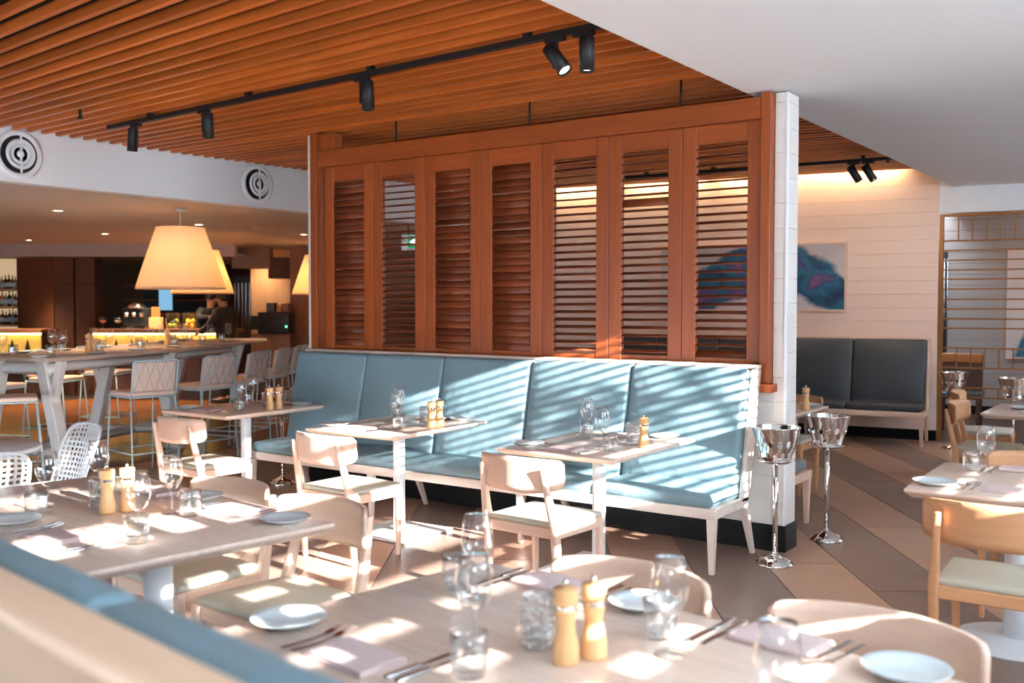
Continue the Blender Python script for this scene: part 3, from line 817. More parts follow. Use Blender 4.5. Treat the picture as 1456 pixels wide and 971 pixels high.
for x, y, lab in ((-2.115, 5.72, 'chrome bucket with round holes on a pole, in front of the white post'),
                  (-2.06, 6.51, 'chrome bucket with round holes on a pole, just right of the white post'),
                  (-2.27, 11.45, 'dark looking chrome bucket on a pole by the lattice screen end'),
                  (-1.61, 10.9, 'dark looking chrome bucket on a pole at the right edge, behind the wooden chairs'),
                  (-6.565, 5.86, 'chrome bucket on a pole behind the banquette table nearest the bar')):
    kb.put((x, y, 0), random.uniform(0, 1), lab, 'perforated chrome bucket stands')

# ------------------------------------------------------------------ lattice screen at the far right, painting
ls = thing('lattice_screen', 'brass coloured rod lattice screen closing the opening right of the board wall', 'screen', tuple(WB.translation), R(7.6))
obj('post', MB().box(.004, .05, .02, .10, 0, 2.57), M_['bronze'], ls, bevel=.003, seg=1)
obj('post', MB().box(2.6, 2.65, .02, .10, 0, 2.57), M_['bronze'], ls, bevel=.003, seg=1)
obj('top_bar', MB().box(.05, 2.6, .03, .09, 2.54, 2.57), M_['bronze'], ls)
for z in (2.268, 2.16, 2.05, 1.94, 1.836, 1.725, 1.61, 1.50, 1.39, 1.284, 1.06, .837, .613, .505):
    obj('level_rod', MB().box(.05, 2.6, .05, .066, z-.009, z+.009), M_['bronze'], ls)
for (z0, z1) in ((2.268, 2.55), (.837, 1.06), (.505, .613)):
    u = .2
    while u < 2.6:
        obj('upright_rod', MB().box(u-.008, u+.008, .05, .066, z0, z1), M_['bronze'], ls); u += .143

def painting_mat():
    m = bpy.data.materials.new('abstract painting'); m.use_nodes = True; nt = m.node_tree; b = nt.nodes['Principled BSDF']
    b.inputs['Roughness'].default_value = .5
    N = nt.nodes.new; L = nt.links.new
    tc = N('ShaderNodeTexCoord'); nz = N('ShaderNodeTexNoise'); nz.inputs['Scale'].default_value = 2.4; nz.inputs['Detail'].default_value = 6
    mpg = N('ShaderNodeMapping'); mpg.inputs['Scale'].default_value = (2.9, .1, 1); L(tc.outputs['Generated'], mpg.inputs[0]); L(mpg.outputs[0], nz.inputs['Vector'])
    sp = N('ShaderNodeSeparateXYZ'); L(tc.outputs['Generated'], sp.inputs[0])
    def MA(op, a, b_=None, c=None):
        n = N('ShaderNodeMath'); n.operation = op
        for i, q in enumerate((a, b_, c)):
            if q is None: continue
            if isinstance(q, (int, float)): n.inputs[i].default_value = q
            else: L(q, n.inputs[i])
        return n.outputs[0]
    s = sp.outputs['X']; t = sp.outputs['Z']
    ds = MA('SUBTRACT', s, .60); arch = MA('MULTIPLY_ADD', MA('MULTIPLY', ds, ds), -3.4, .66)
    wob = MA('MULTIPLY_ADD', nz.outputs['Fac'], .36, -.18)
    d = MA('ABSOLUTE', MA('ADD', MA('SUBTRACT', t, arch), wob))
    mask = N('ShaderNodeMapRange'); mask.inputs['From Min'].default_value = .42; mask.inputs['From Max'].default_value = .34; L(d, mask.inputs['Value'])
    n2 = N('ShaderNodeTexNoise'); n2.inputs['Scale'].default_value = 2.6; n2.inputs['Detail'].default_value = 8; L(mpg.outputs[0], n2.inputs['Vector'])
    cr = N('ShaderNodeValToRGB'); L(n2.outputs['Fac'], cr.inputs[0])
    el = cr.color_ramp.elements; el[0].position = .34; el[0].color = srgb(24,52,88); el[1].position = .66; el[1].color = srgb(140,84,128)
    for p, c in ((.44, srgb(24,92,124)), (.50, srgb(36,112,140)), (.57, srgb(60,78,128))):
        q = el.new(p); q.color = c
    bgc = N('ShaderNodeValToRGB'); L(nz.outputs['Fac'], bgc.inputs[0])
    e2 = bgc.color_ramp.elements; e2[0].color = srgb(206,196,196); e2[0].position = .35; e2[1].color = srgb(222,206,204); e2[1].position = .7
    mx = N('ShaderNodeMix'); mx.data_type = 'RGBA'
    L(mask.outputs[0], mx.inputs['Factor']); L(bgc.outputs[0], mx.inputs['A']); L(cr.outputs[0], mx.inputs['B'])
    L(mx.outputs['Result'], b.inputs['Base Color']); return m
pm = painting_mat()
def frame(M, u0, u1, z0, z1, lab, mt, fm):
    t = thing('framed_painting', lab, 'painting', tuple(M.translation), R(7.6))
    obj('canvas', MB().box(u0+.02, u1-.02, -.028, -.006, z0+.02, z1-.02), mt, t)
    f = .022
    for a in ((u0, u1, z0, z0+f), (u0, u1, z1-f, z1)): obj('frame_rail', MB().box(a[0], a[1], -.04, -.002, a[2], a[3]), fm, t)
    for a in ((u0, u0+f), (u1-f, u1)): obj('frame_rail', MB().box(a[0], a[1], -.0395, -.002, z0+f, z1-f), fm, t)
frame(WB, -3.29, -.99, 1.47, 2.29, 'wide abstract blue and violet painting in a thin timber frame on the board wall', pm, M_['ash_h'])
WF = WB @ Matrix.Translation((0, 3.26, 0))
frame(WF, .63, 2.6, .80, 2.32, 'blue and white abstract painting seen through the lattice screen', pm, M_['ash_h'])
fw_ = thing('dark_window', 'tall narrow dark window with a bead curtain beyond the lattice screen', 'window', tuple(WF.translation), R(7.6))
obj('pane', MB().box(-.26, -.13, -.02, -.005, .1, 2.3), M_['black'], fw_)
obj('bead_strand', MB().tube([(-.17, -.03, .6), (-.17, -.03, 2.2)], .006, 6), M_['steel'], fw_)
obj('bead_strand', MB().tube([(-.13, -.03, .6), (-.13, -.03, 2.2)], .006, 6), M_['steel'], fw_)
def high_chair():
    t = thing('booth_chair', '', 'chair')
    obj('backrest', MB().rbox(0, -.2, .90, .46, .07, .12, .025, 4), M_['tan'], t)
    obj('back_panel', MB().box(-.22, .22, -.22, -.18, .5, .84), M_['walnut_dk'], t)
    obj('seat_pad', MB().rbox(0, 0, .47, .48, .44, .08, .03, 4), M_['leather_dk'], t)
    for sx in (-1, 1):
        obj('leg', MB().frust((sx*.2, .18, 0), (.03,.03), (sx*.2, .18, .43), (.045,.045)), M_['walnut_dk'], t)
        obj('leg', MB().frust((sx*.21, -.25, 0), (.03,.03), (sx*.21, -.2, .95), (.045,.045)), M_['walnut_dk'], t)
    return t
h = high_chair(); p = WB @ Vector((.2, .85, 0)); h.location = p; h.rotation_euler.z = R(187)
h['label'] = 'tan backed dark chair standing behind the lattice screen'
# ------------------------------------------------------------------ tall communal table, stools
NE = [(-8.40, 4.80), (-8.53, 5.40), (-8.78, 6.0), (-9.12, 6.7), (-9.50, 7.40), (-9.90, 8.08), (-10.35, 8.75), (-10.85, 9.42)]
def nrm(i):
    a = Vector(NE[max(i-1, 0)]); b = Vector(NE[min(i+1, len(NE)-1)]); d = (b-a).normalized(); return Vector((-d.y, d.x)), d
FE = []
for i, p in enumerate(NE):
    n, d = nrm(i); w = 1.06 if i < 6 else (.95 if i == 6 else .62); FE.append((p[0]+n.x*w, p[1]+n.y*w))
bt = thing('communal_table', 'tall white limed communal table with a long bowed top under the big lampshades', 'table', (0,0,0))
obj('tabletop', MB().prism(NE+FE[::-1], 1.042, 1.08), M_['topb'], bt, bevel=.006, seg=2)
def at(s, off, z=0):
    """point along the near edge, s in 0..7, off metres in from the edge"""
    i = min(int(s), len(NE)-2); f = s-i
    n1, d1 = nrm(i); n2_, d2 = nrm(i+1)
    p = Vector(NE[i])*(1-f)+Vector(NE[i+1])*f; n = (n1*(1-f)+n2_*f).normalized()
    q = p+n*off
    return Vector((q.x, q.y, z)), n
def loft(a, b, w):
    mb = MB(); vs = []
    n, d, s1 = w
    for c in (a, b):
        for sx, sy in ((-1,-1),(1,-1),(1,1),(-1,1)):
            vs.append((c.x+n.x*sx*s1/2+d.x*sy*s1/2, c.y+n.y*sx*s1/2+d.y*sy*s1/2, c.z))
    return mb.add(vs, [(3,2,1,0),(4,5,6,7),(0,1,5,4),(1,2,6,5),(2,3,7,6),(3,0,4,7)])
for s in (.35, 3.0, 5.6):
    pc, n = at(s, .53); d = Vector((n.y, -n.x))
    for sg in (-1, 1):
        top = pc+Vector((n.x, n.y, 0))*(.26*sg); top.z = 1.04
        ft = pc+Vector((n.x, n.y, 0))*(.50*sg); ft.z = 0
        obj('leg', loft(ft, top, (n, d, .115)), M_['wwood'], bt, bevel=.006, seg=1)
        q0 = pc+Vector((n.x, n.y, 0))*(.36*sg); q0.z = .62
        q1 = pc+Vector((n.x, n.y, 0))*(.47*sg); q1.z = 1.04
        obj('bracket', loft(q0, q1, (n, d, .07)), M_['wwood'], bt, bevel=.004, seg=1)
    a = pc+Vector((n.x, n.y, 0))*.42; b = pc-Vector((n.x, n.y, 0))*.42
    a.z = b.z = .20
    obj('cross_bar', MB().tube([a, b], .04, 4), M_['wwood'], bt)
    a = a.copy(); b = b.copy(); a.z = b.z = .97
    obj('cross_bar', MB().tube([a, b], .06, 4), M_['wwood'], bt)
for s0, s1 in ((.35, 3.0), (3.0, 5.6)):
    a, _ = at(s0, .53, .20); b, _ = at(s1, .53, .20); obj('stretcher', MB().tube([a, b], .045, 4), M_['wwood'], bt)
    a, _ = at(s0, .2, .985); b, _ = at(s1, .2, .985); m_, _ = at((s0+s1)/2, .2, .985); obj('apron', MB().tube([a, m_, b], .05, 4), M_['wwood'], bt)

def stool():
    """sitter looks to +y"""
    t = thing('bar_stool', '', 'stool')
    obj('seat', MB().rbox(0, 0, .745, .43, .40, .045, .02, 4, .008), M_['stoolpad'], t)
    sh = Matrix(((1,0,0,0),(0,1,-.16,0),(0,0,1,0),(0,0,0,1)))
    obj('backrest', MB().rbox(0, 0, 0, .41, .04, .27, .018, 4, 0, Matrix.Translation((0, -.235, .905)) @ sh), M_['stoolpad'], t)
    def bp(x, z): return (x, -.265-.16*(z-.905), z)
    obj('back_frame', MB().tube([bp(-.212, .75), bp(-.212, 1.035), bp(-.195, 1.05), bp(.195, 1.05), bp(.212, 1.035), bp(.212, .75)], .0075, 8), M_['bluemetal'], t)
    k = 2; w = .39/k; mb = MB()
    for ph in (0, 1):
        pts = []
        for i in range(2*k+1):
            pts.append(bp(-.195+w*i/2, .765 if (i+ph) % 2 == 0 else 1.045))
        mb.tube(pts, .0042, 6)
    obj('back_lattice', mb, M_['bluemetal'], t)
    obj('seat_frame', MB().tube([(-.215,-.22,.722),(.215,-.22,.722),(.215,.2,.722),(-.215,.2,.722)], .0085, 8, closed=True), M_['bluemetal'], t)
    for sx in (-1, 1):
        obj('leg', MB().tube([(sx*.212,-.225,.74),(sx*.225,-.275,0)], .0085, 8), M_['bluemetal'], t)
        obj('leg', MB().tube([(sx*.205,.19,.722),(sx*.225,.245,0)], .0085, 8), M_['bluemetal'], t)
    f = [(-.22,-.258,.22),(.22,-.258,.22),(.22,.228,.22),(-.22,.228,.22)]
    obj('footrest', MB().tube(f, .008, 8, closed=True), M_['bluemetal'], t)
    return t
ks = Kit(stool)
OR = ['nearest', 'second', 'third', 'fourth', 'fifth', 'sixth']
for i, (x, y, face) in enumerate([(-8.02, 5.48, 172), (-8.24, 6.30, 186), (-8.54, 7.0, 200), (-8.93, 7.68, 206), (-9.36, 8.32, 210), (-9.85, 9.0, 214)]):
    ks.put((x, y, 0), R(face-90), 'blush bar stool with pale blue wires, %s on near side of tall table' % OR[i], 'bar stools round the tall table')
ks.put((-8.44, 4.50, 0), R(62-90), 'blush bar stool at the end of the tall table, at the left edge', 'bar stools round the tall table')
for i, s in enumerate((1.25, 2.9, 4.4)):
    p, n = at(s, 1.38); ks.put((p.x, p.y, 0), math.atan2(-n.y, -n.x)-pi/2, 'bar stool seen beneath the tall table, %s along its far side' % ['nearest', 'second', 'third'][i], 'bar stools round the tall table')
# ware on the tall table
ZT = 1.0802
def putb(kind, s, off, where):
    p, n = at(s, off, ZT)
    K[kind].put(tuple(p), math.atan2(n.y, n.x)-pi/2, '%s %s tall communal table' % (DE[kind], where), GR[kind])
for i, s in enumerate((.45, 1.55, 2.6, 3.6, 4.6, 5.5)):
    w = '%s place on near side of' % OR[i]
    putb('napkin', s, .15, 'at the '+w); putb('plate', s-.4, .13, 'at the '+w)
    putb('wine', s+.25, .26, 'at the '+w); putb('tumbler', s+.1, .31, 'at the '+w)
    w = '%s place on far side of' % OR[i]
    putb('napkin', s+.1, .88, 'at the '+w); putb('plate', s+.5, .90, 'at the '+w)
    putb('wine', s-.15, .74, 'at the '+w); putb('tumbler', s, .70, 'at the '+w)
for i, s in enumerate((1.75, 3.9)):
    putb('mill', s, .48, 'standing left, %s pair on the' % ['front', 'rear'][i]); putb('mill', s+.12, .52, 'standing right, %s pair on the' % ['front', 'rear'][i])
    putb('jar', s+.25, .5, 'beside the %s mills on the' % ['front', 'rear'][i])

# ------------------------------------------------------------------ white cafe table and perforated chairs
ct = thing('cafe_table', 'round white metal table at the left edge, beside perforated white chairs', 'table', (-5.80, 2.79, 0))
obj('tabletop', MB().lathe([(0,.715),(.41,.715),(.42,.722),(.42,.735),(.412,.742),(0,.742)], 48), M_['wmetal'], ct)
for k in range(3):
    a = R(20+120*k); obj('leg', MB().tube([(.22*cos(a), .22*sin(a), .715), (.33*cos(a), .33*sin(a), 0)], .012, 8), M_['bluemetal'], ct)
def cafe_chair():
    t = thing('cafe_chair', '', 'chair')
    def bk(u, v):
        a = (u*2-1); w = .20+.03*v; 
        return Vector((a*w*(1-.12*max(0, v-.75)/.25*abs(a)), -.19-.13*v+.05*a*a, .44+.38*v-.03*max(0, abs(a)-.6)*max(0, v-.7)*8))
    obj('backrest', MB().perf(bk, 12, 13, .85, 1), M_['wmetal'], t, merge=True, solid=.004)
    obj('back_frame', MB().tube([bk(0, 0), bk(0, .3), bk(0, .6), bk(0, .85), bk(.03, .97), bk(.12, 1), bk(.35, 1), bk(.65, 1), bk(.88, 1), bk(.97, .97), bk(1, .85), bk(1, .6), bk(1, .3), bk(1, 0)], .011, 8), M_['wmetal'], t)
    st = lambda u, v: Vector(((u*2-1)*.205, -.19+.40*v, .44+.015*(2*v-1)**2))
    obj('seat', MB().perf(st, 12, 12, .75, 1), M_['wmetal'], t, merge=True, solid=.004)
    obj('seat_frame', MB().tube([st(0,0), st(1,0), st(1,1), st(0,1)], .011, 8, closed=True), M_['wmetal'], t)
    for sx in (-1, 1):
        obj('leg', MB().tube([(sx*.2,-.18,.44),(sx*.22,-.25,0)], .011, 8), M_['bluemetal'], t)
        obj('leg', MB().tube([(sx*.2,.19,.44),(sx*.215,.21,0)], .011, 8), M_['bluemetal'], t)
    return t
kq = Kit(cafe_chair)
kq.put((-5.66, 3.18, 0), R(172), 'white metal chair with perforated lattice back, behind the left wine glasses', 'perforated white chairs')
kq.put((-5.17, 2.54, 0), R(75), 'white metal chair with perforated lattice back at the left edge', 'perforated white chairs')
ZT = .7422
K['napkin'].put((-5.72, 2.75, ZT), R(30), 'folded napkin on the round white metal table', GR['napkin'])

# ------------------------------------------------------------------ ceiling track lights, pendants
def track(x0, y0, x1, y1, z, lab):
    L = math.hypot(x1-x0, y1-y0)
    t = thing('lighting_track', lab, 'track', (x0, y0, z), math.atan2(y1-y0, x1-x0))
    obj('rail', MB().box(0, L, -.018, .018, 0, .032), M_['black'], t)
    for k in range(4): obj('clip', MB().box(L*(k+.5)/4-.02, L*(k+.5)/4+.02, -.02, .02, .03, .06), M_['black'], t)
    return t
track(-7.27, 4.70, -2.44, 4.425, 2.95, 'long black lighting track hung under the timber slats')
track(-5.6, 9.97, -2.50, 10.18, 2.97, 'black lighting track at the far right, near the white ceiling')
def spot():
    t = thing('track_spotlight', '', 'spotlight')
    obj('adapter', MB().box(-.06, .06, -.017, .017, -.022, .0), M_['black'], t)
    obj('arm', MB().box(-.012, .012, -.012, .012, -.16, -.02), M_['black'], t)
    return t
def spot_at(x, y, z, rz, tilt, dx, lab, lit=False):
    t = spot(); t.location = (x, y, z); t.rotation_euler.z = rz
    tag(t, lab, 'spotlight', 'black spotlights on the tracks')
    Mx = Matrix.Translation((dx, 0, -.10)) @ Matrix.Rotation(tilt, 4, 'Y')
    b = obj('barrel', MB().lathe([(0,.07),(.037,.07),(.039,.066),(.039,-.105),(.034,-.105),(.032,-.09)], 28, Mx), M_['black'], t)
    obj('lens', MB().lathe([(0,-.092),(.033,-.092)], 24, Mx, smooth=False), M_['lens'] if lit else M_['chrome'], b)
    obj('pivot', MB().tube([(0,0,-.14),(dx,0,-.14)], .012, 10), M_['black'], t)
a_ = R(-3.2)
for x, lab, tilt, dx, lit in ((-6.87, 'black spotlight nearest the bulkhead on the long track', R(6), -.045, 0),
                         (-5.98, 'second black spotlight from the left on the long track', R(-3), .05, 0),
                         (-4.33, 'black spotlight hanging alone at the middle of the long track', R(-3), .05, 0),
                         (-2.86, 'tilted lit spotlight of the close pair near the white ceiling edge', R(-38), .0, 1),
                         (-2.68, 'upright lit spotlight of the close pair near the white ceiling edge', R(0), .02, 1)):
    spot_at(x, 4.70+(x+7.27)*(-.275/4.83), 2.95, a_, tilt, dx, lab, lit)
for x, lab, lit in ((-2.98, 'left spotlight of the far pair aimed at the board wall', 0), (-2.84, 'right lit spotlight of the far pair aimed at the board wall', 1)):
    spot_at(x, 9.97+(x+5.6)*(.21/3.1), 2.97, R(3.9), R(-32), .0, lab, lit)
for x, y, z, lab in ((-6.93, 4.25, 3.0, 'small black sprinkler head between the timber slats at left'), (-2.72, 10.42, 3.05, 'small black sprinkler head beside the far spotlights')):
    s = thing('sprinkler', lab, 'sprinkler', (x, y, z)); obj('stem', MB().lathe([(.012,.0),(.012,-.06)], 12), M_['black'], s); obj('deflector', MB().lathe([(0,-.06),(.025,-.062),(.025,-.068),(0,-.07)], 16), M_['black'], s)

def shade_mat():
    m = bpy.data.materials.new('pleated shade cloth'); m.use_nodes = True; nt = m.node_tree; nt.nodes.remove(nt.nodes['Principled BSDF'])
    d = nt.nodes.new('ShaderNodeBsdfDiffuse'); d.inputs[0].default_value = srgb(240,222,200)
    t = nt.nodes.new('ShaderNodeBsdfTranslucent'); t.inputs[0].default_value = srgb(250,212,160)
    x = nt.nodes.new('ShaderNodeMixShader'); x.inputs[0].default_value = .5
    nt.links.new(d.outputs[0], x.inputs[1]); nt.links.new(t.outputs[0], x.inputs[2]); nt.links.new(x.outputs[0], nt.nodes['Material Output'].inputs[0]); return m
M_['shade'] = shade_mat()
def pendant(x, y, lab, power):
    t = thing('pendant_lamp', lab, 'lamp', (x, y, 0), 0, 'big pleated pendant shades')
    obj('canopy', MB().lathe([(0,2.568),(.07,2.568),(.07,2.535),(.06,2.528),(0,2.528)], 28), M_['brass'], t)
    obj('cord', MB().tube([(0,0,2.53),(0,0,2.30)], .006, 8), M_['ashw'], t)
    obj('shade', MB().lathe([(.452,1.725),(.445,1.76),(.40,1.90),(.33,2.11),(.25,2.345),(.248,2.365)], 240, mod=lambda k, th, z: 1+.010*(1 if k % 3 == 0 else (-1 if k % 3 == 1 else 0))), M_['shade'], t)
    obj('hem', MB().tube([(.454*cos(2*pi*i/48), .454*sin(2*pi*i/48), 1.722) for i in range(48)], .009, 6, closed=True), M_['shade'], t)
    obj('spider', MB().box(-.25, .25, -.005, .005, 2.33, 2.34).box(-.005, .005, -.25, .25, 2.33, 2.34), M_['brass'], t)
    obj('bulb', MB().lathe([(0,2.02),(.035,2.03),(.05,2.07),(.045,2.11),(.02,2.16),(.018,2.20),(0,2.2)], 20), M_['lens'], t)
    l = bpy.data.lights.new('pendant_bulb', 'POINT'); l.energy = power; l.color = (1, .62, .26); l.shadow_soft_size = .06
    o = bpy.data.objects.new('pendant_bulb', l); COL.objects.link(o); o.parent = t; o.location = (0, 0, 1.94)
pendant(-8.98, 6.63, 'big pale pleated lampshade hanging over the near part of the tall table', 4.5)
pendant(-12.45, 9.57, 'amber pleated lampshade half hidden behind the big pale one', 10)
pendant(-12.1, 11.65, 'amber pleated lampshade cut off by the shutter wall post', 10)

# ------------------------------------------------------------------ the bar behind, square to the view
BM = Matrix.Rotation(R(35.2), 4, 'Z')
def LP(px_, d): return (px_-728)/1416*d
def bx(px0, px1, d0, d1, z0, z1, mb=None):
    return (mb or MB()).box(LP(px0, d0), LP(px1, d0), d0, d1, z0, z1, BM)
struct(obj('wall_bar', bx(-500, 760, 21.2, 21.4, 0, 2.62), M_['walnut_dk']))
struct(obj('wall_bar.002', bx(413, 640, 17.6, 17.9, 0, 2.57), M_['walnut']))
struct(obj('wall_bar.001', MB().box(-16.1, -16, -2, 21.4, 0, 2.6, BM), M_['walnut_dk']))
struct(obj('wall_bar.006', MB().box(.3, .4, 14, 21.4, 0, 3.4, BM), M_['walnut_dk']))
struct(obj('trim_3', bx(-80, 334, 16.8, 17.0, 2.36, 2.575), mat('bar bulkhead paint', srgb(176,160,152), .7)))
struct(obj('trim_4', bx(330, 384, 17.9, 18.2, 2.2, 2.575), mat('bar bulkhead paint warm', srgb(150,118,98), .7)))
struct(obj('ceiling.003', bx(-80, 334, 17.0, 21.2, 2.40, 2.44), mat('inner bar ceiling', srgb(190,170,150), .7)))
cl = thing('veneer_column', 'big square bar column clad in brown veneer panels', 'column', (0,0,0))
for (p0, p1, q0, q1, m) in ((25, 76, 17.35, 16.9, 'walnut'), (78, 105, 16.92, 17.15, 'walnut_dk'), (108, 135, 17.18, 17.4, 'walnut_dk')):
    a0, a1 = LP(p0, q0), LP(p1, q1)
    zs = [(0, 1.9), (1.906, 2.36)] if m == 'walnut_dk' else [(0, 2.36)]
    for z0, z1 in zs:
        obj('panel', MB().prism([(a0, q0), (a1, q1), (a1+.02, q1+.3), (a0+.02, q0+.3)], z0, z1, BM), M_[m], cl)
obj('core', MB().prism([(LP(30,17.5), 17.45), (LP(77,17), 17.02), (LP(132,17.5), 17.48), (LP(80,18), 18.1)], 0, 2.36, BM), M_['black'], cl)
def counter(p0, p1, lab):
    t = thing('bar_counter', lab, 'counter', (0,0,0))
    obj('counter_top', bx(p0-1, p1+1, 16.1, 16.75, 1.09, 1.15), M_['walnut'], t)
    obj('light_strip', bx(p0, p1, 16.22, 16.26, 1.055, 1.088), M_['glow'], t)
    w = 22; p = p0; k = 0
    while p < p1-1:
        q = min(p+w, p1); obj('onyx_panel', bx(p+.25, q-.25, 16.30, 16.34, 0.76, 1.055), M_['glowsoft'], t); obj('front_panel', bx(p+.25, q-.25, 16.30, 16.34, 0.1, .755), M_['walnut_dk'], t)
        a, b = LP(p+1, 16.29), LP(q-1, 16.29)
        if q-p > 12: obj('chevron', MB().add([(a,16.27,.5),(b,16.27,.5),((a+b)/2,16.27,.98),(a,16.30,.5),(b,16.30,.5),((a+b)/2,16.30,.98)], [(0,1,2),(5,4,3),(0,3,4,1),(1,4,5,2),(2,5,3,0)], False, BM), M_['black' if k % 2 else 'walnut_dk'], t)
        p = q; k += 1
    obj('plinth', bx(p0, p1, 16.35, 16.7, 0, 1.09), M_['walnut_dk'], t)
    return t
counter(132, 330, 'long bar counter with glowing amber front behind the tall table')
counter(-60, 57, 'short bar counter with glowing amber front left of the brown column')

def bottle_mb(h, r):
    return MB().lathe([(0,0),(r,0),(r,h*.58),(r*.8,h*.68),(r*.34,h*.76),(r*.32,h*.97),(r*.38,h*.975),(r*.38,h),(0,h)], 12)
BC = [mat('bottle glass '+n, c, .12, coat=.3) for n, c in (('green', srgb(28,58,36)), ('amber', srgb(190,110,30)), ('clear', srgb(190,180,165)), ('brown', srgb(70,34,20)), ('red', srgb(140,30,24)))]
bs = thing('back_bar_shelf', 'lit back bar shelves of bottles left of the brown column', 'shelf', (0,0,0))
obj('back_panel', bx(-70, 28, 18.1, 18.14, .9, 2.38), M_['shelfglow'], bs)
SZ = [(1.20, 'lowest shelf'), (1.52, 'middle shelf'), (1.83, 'top shelf')]
for z, _ in SZ: obj('shelf', bx(-70, 28, 17.75, 18.1, z-.04, z), M_['mill'], bs)
rb = random.Random(4); CN = ['dark green', 'amber', 'clear', 'dark brown', 'red']
PX = (-1, 4, 9, 14, 19, 23); NM = ['first', 'second', 'third', 'fourth', 'fifth', 'sixth']
for z, nm in SZ:
    for j, p in enumerate(PX):
        c = rb.randrange(5); hh = rb.uniform(.22, .29)
        o = thing('bottle', '%s bottle, %s from the left on the %s of the back bar' % (CN[c], NM[j], nm), 'bottle', BM @ Vector((LP(p, 17.9), 17.9, z)), 0, 'bottles on the back bar')
        obj('flask', bottle_mb(hh, .036), BC[c], o)
        obj('paper_label', MB().lathe([(.0365,hh*.15),(.0365,hh*.48)], 12), M_['plate'], o)
# things on the long counter
def onbar(p, d=16.45, z=1.151): return tuple(BM @ Vector((LP(p, d), d, z)))
cm = thing('coffee_machine', 'chrome coffee machine on the bar counter', 'coffee machine', onbar(194), R(35.2))
obj('housing', MB().rbox(0, .1, .19, .42, .34, .3, .03, 3), M_['black'], cm)
obj('dome', MB().lathe([(.14,.34),(.13,.38),(.08,.42),(.02,.435),(0,.436)], 24), M_['chrome'], cm)
for x in (-.12, 0, .12): obj('group_head', MB().lathe([(0,.2),(.035,.2),(.035,.27),(0,.27)], 16, Matrix.Translation((x, -.10, 0))), M_['chrome'], cm)
obj('drip_tray', MB().box(-.2, .2, -.16, .0, .0, .04), M_['chrome'], cm)
fruits = [('lemon', 'yellow', mat('lemon skin', srgb(226,178,40), .5), 270, 6), ('lime', 'green', mat('lime skin', srgb(110,130,40), .5), 246, 4)]
for nm, cn, fm, p, n in fruits:
    q = onbar(p); b = thing('fruit_jar', 'clear glass jar full of %ss on the bar counter' % nm, 'jar', q)
    obj('jar_wall', MB().lathe([(0,0),(.10,0),(.12,.1),(.115,.26),(.10,.27)], 24), M_['glass'], b)
    for k in range(n):
        a = 2*pi*k/3; zz = .05+.075*(k//3); o = thing(nm, '%s %s in the glass jar, %s one %s' % (cn, nm, ['left', 'back', 'right'][k % 3], ['at the bottom', 'on the top layer'][k//3]), 'fruit', (q[0]+.05*cos(a+k//3), q[1]+.05*sin(a+k//3), q[2]+zz), 0, nm+'s in the jar')
        obj('rind', MB().lathe([(0,-.045),(.02,-.038),(.036,-.015),(.036,.015),(.02,.038),(.005,.046),(0,.047)], 14), fm, o)
for p, lab in ((146, 'red cocktail glass on the left end of the bar counter'), (168, 'round gin glass on the bar counter near its left end')):
    o = thing('cocktail_glass', lab, 'glass', onbar(p)); obj('bowl', MB().lathe([(.01,.09),(.05,.11),(.065,.15),(.06,.19)], 20), M_['glass'], o); obj('stem', MB().lathe([(.04,0),(.005,.01),(.005,.09)], 14), M_['glass'], o)
    obj('drink', MB().lathe([(0,.1),(.045,.112),(.055,.14),(0,.141)], 16), BC[4 if p < 150 else 2], o)
o = thing('menu_stand', 'small wooden menu box on the bar counter', 'box', onbar(222), R(35.2)); obj('box_body', MB().box(-.1,.1,-.06,.06,0,.19), M_['mill'], o, bevel=.004, seg=1); obj('card', MB().box(-.07,.07,-.02,0,.19,.36), M_['tan'], o)
o = thing('screen', 'bright bluish screen behind the bar under the big lampshade', 'screen', BM @ Vector((LP(236, 18), 18, 1.42)), R(35.2))
obj('casing', MB().box(-.14, .14, 0, .05, 0, .46), M_['black'], o); obj('display', MB().box(-.12, .12, -.006, 0, .03, .43), emit('blue screen light', srgb(120,170,200), .8), o)
struct(obj('wall_bar.003', bx(205, 318, 19.2, 19.3, 1.0, 2.36), M_['black']))
sh = thing('back_counter', 'black back counter shelving behind the bartenders', 'shelf', (0,0,0))
for z in (1.35, 1.62, 1.9): obj('shelf', bx(176, 318, 18.95, 19.18, z, z+.03), M_['walnut'], sh)
obj('carcass', bx(176, 318, 18.9, 19.19, 0, 1.0), M_['walnut_dk'], sh)
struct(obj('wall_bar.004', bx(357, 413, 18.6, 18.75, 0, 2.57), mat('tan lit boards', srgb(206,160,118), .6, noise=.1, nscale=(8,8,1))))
struct(obj('wall_bar.005', bx(333, 357, 19.6, 19.7, .6, 2.1), M_['black']))
sl_ = thing('slatted_window', 'dark slatted window between the bartender and the tan wall', 'window', (0,0,0))
for k in range(9): obj('slat', bx(334+k*2.6, 335.2+k*2.6, 19.5, 19.56, .9, 1.98), M_['walnut_dk'] if k % 2 else M_['steel'], sl_)
cb = thing('wall_cabinet', 'dark veneer overhead cabinet above the tan wall', 'cabinet', (0,0,0)); obj('door', bx(382, 412, 17.95, 18.3, 2.02, 2.4), M_['walnut_dk'], cb)
rg = thing('till_station', 'black till station with a small green light by the brown wall', 'till', (0,0,0))
obj('housing', bx(366, 411, 17.0, 17.5, 1.05, 1.42), M_['black'], rg, bevel=.02, seg=2); obj('sloped_screen', bx(357, 370, 17.1, 17.3, 1.12, 1.36), M_['black'], rg); obj('lamp', bx(405.5, 408, 16.98, 17.0, 1.16, 1.19), emit('green lamp', (.1, 1, .5, 1), 3), rg)
obj('cupboard', bx(358, 412, 17.05, 17.5, 0, 1.05), M_['walnut'], rg)
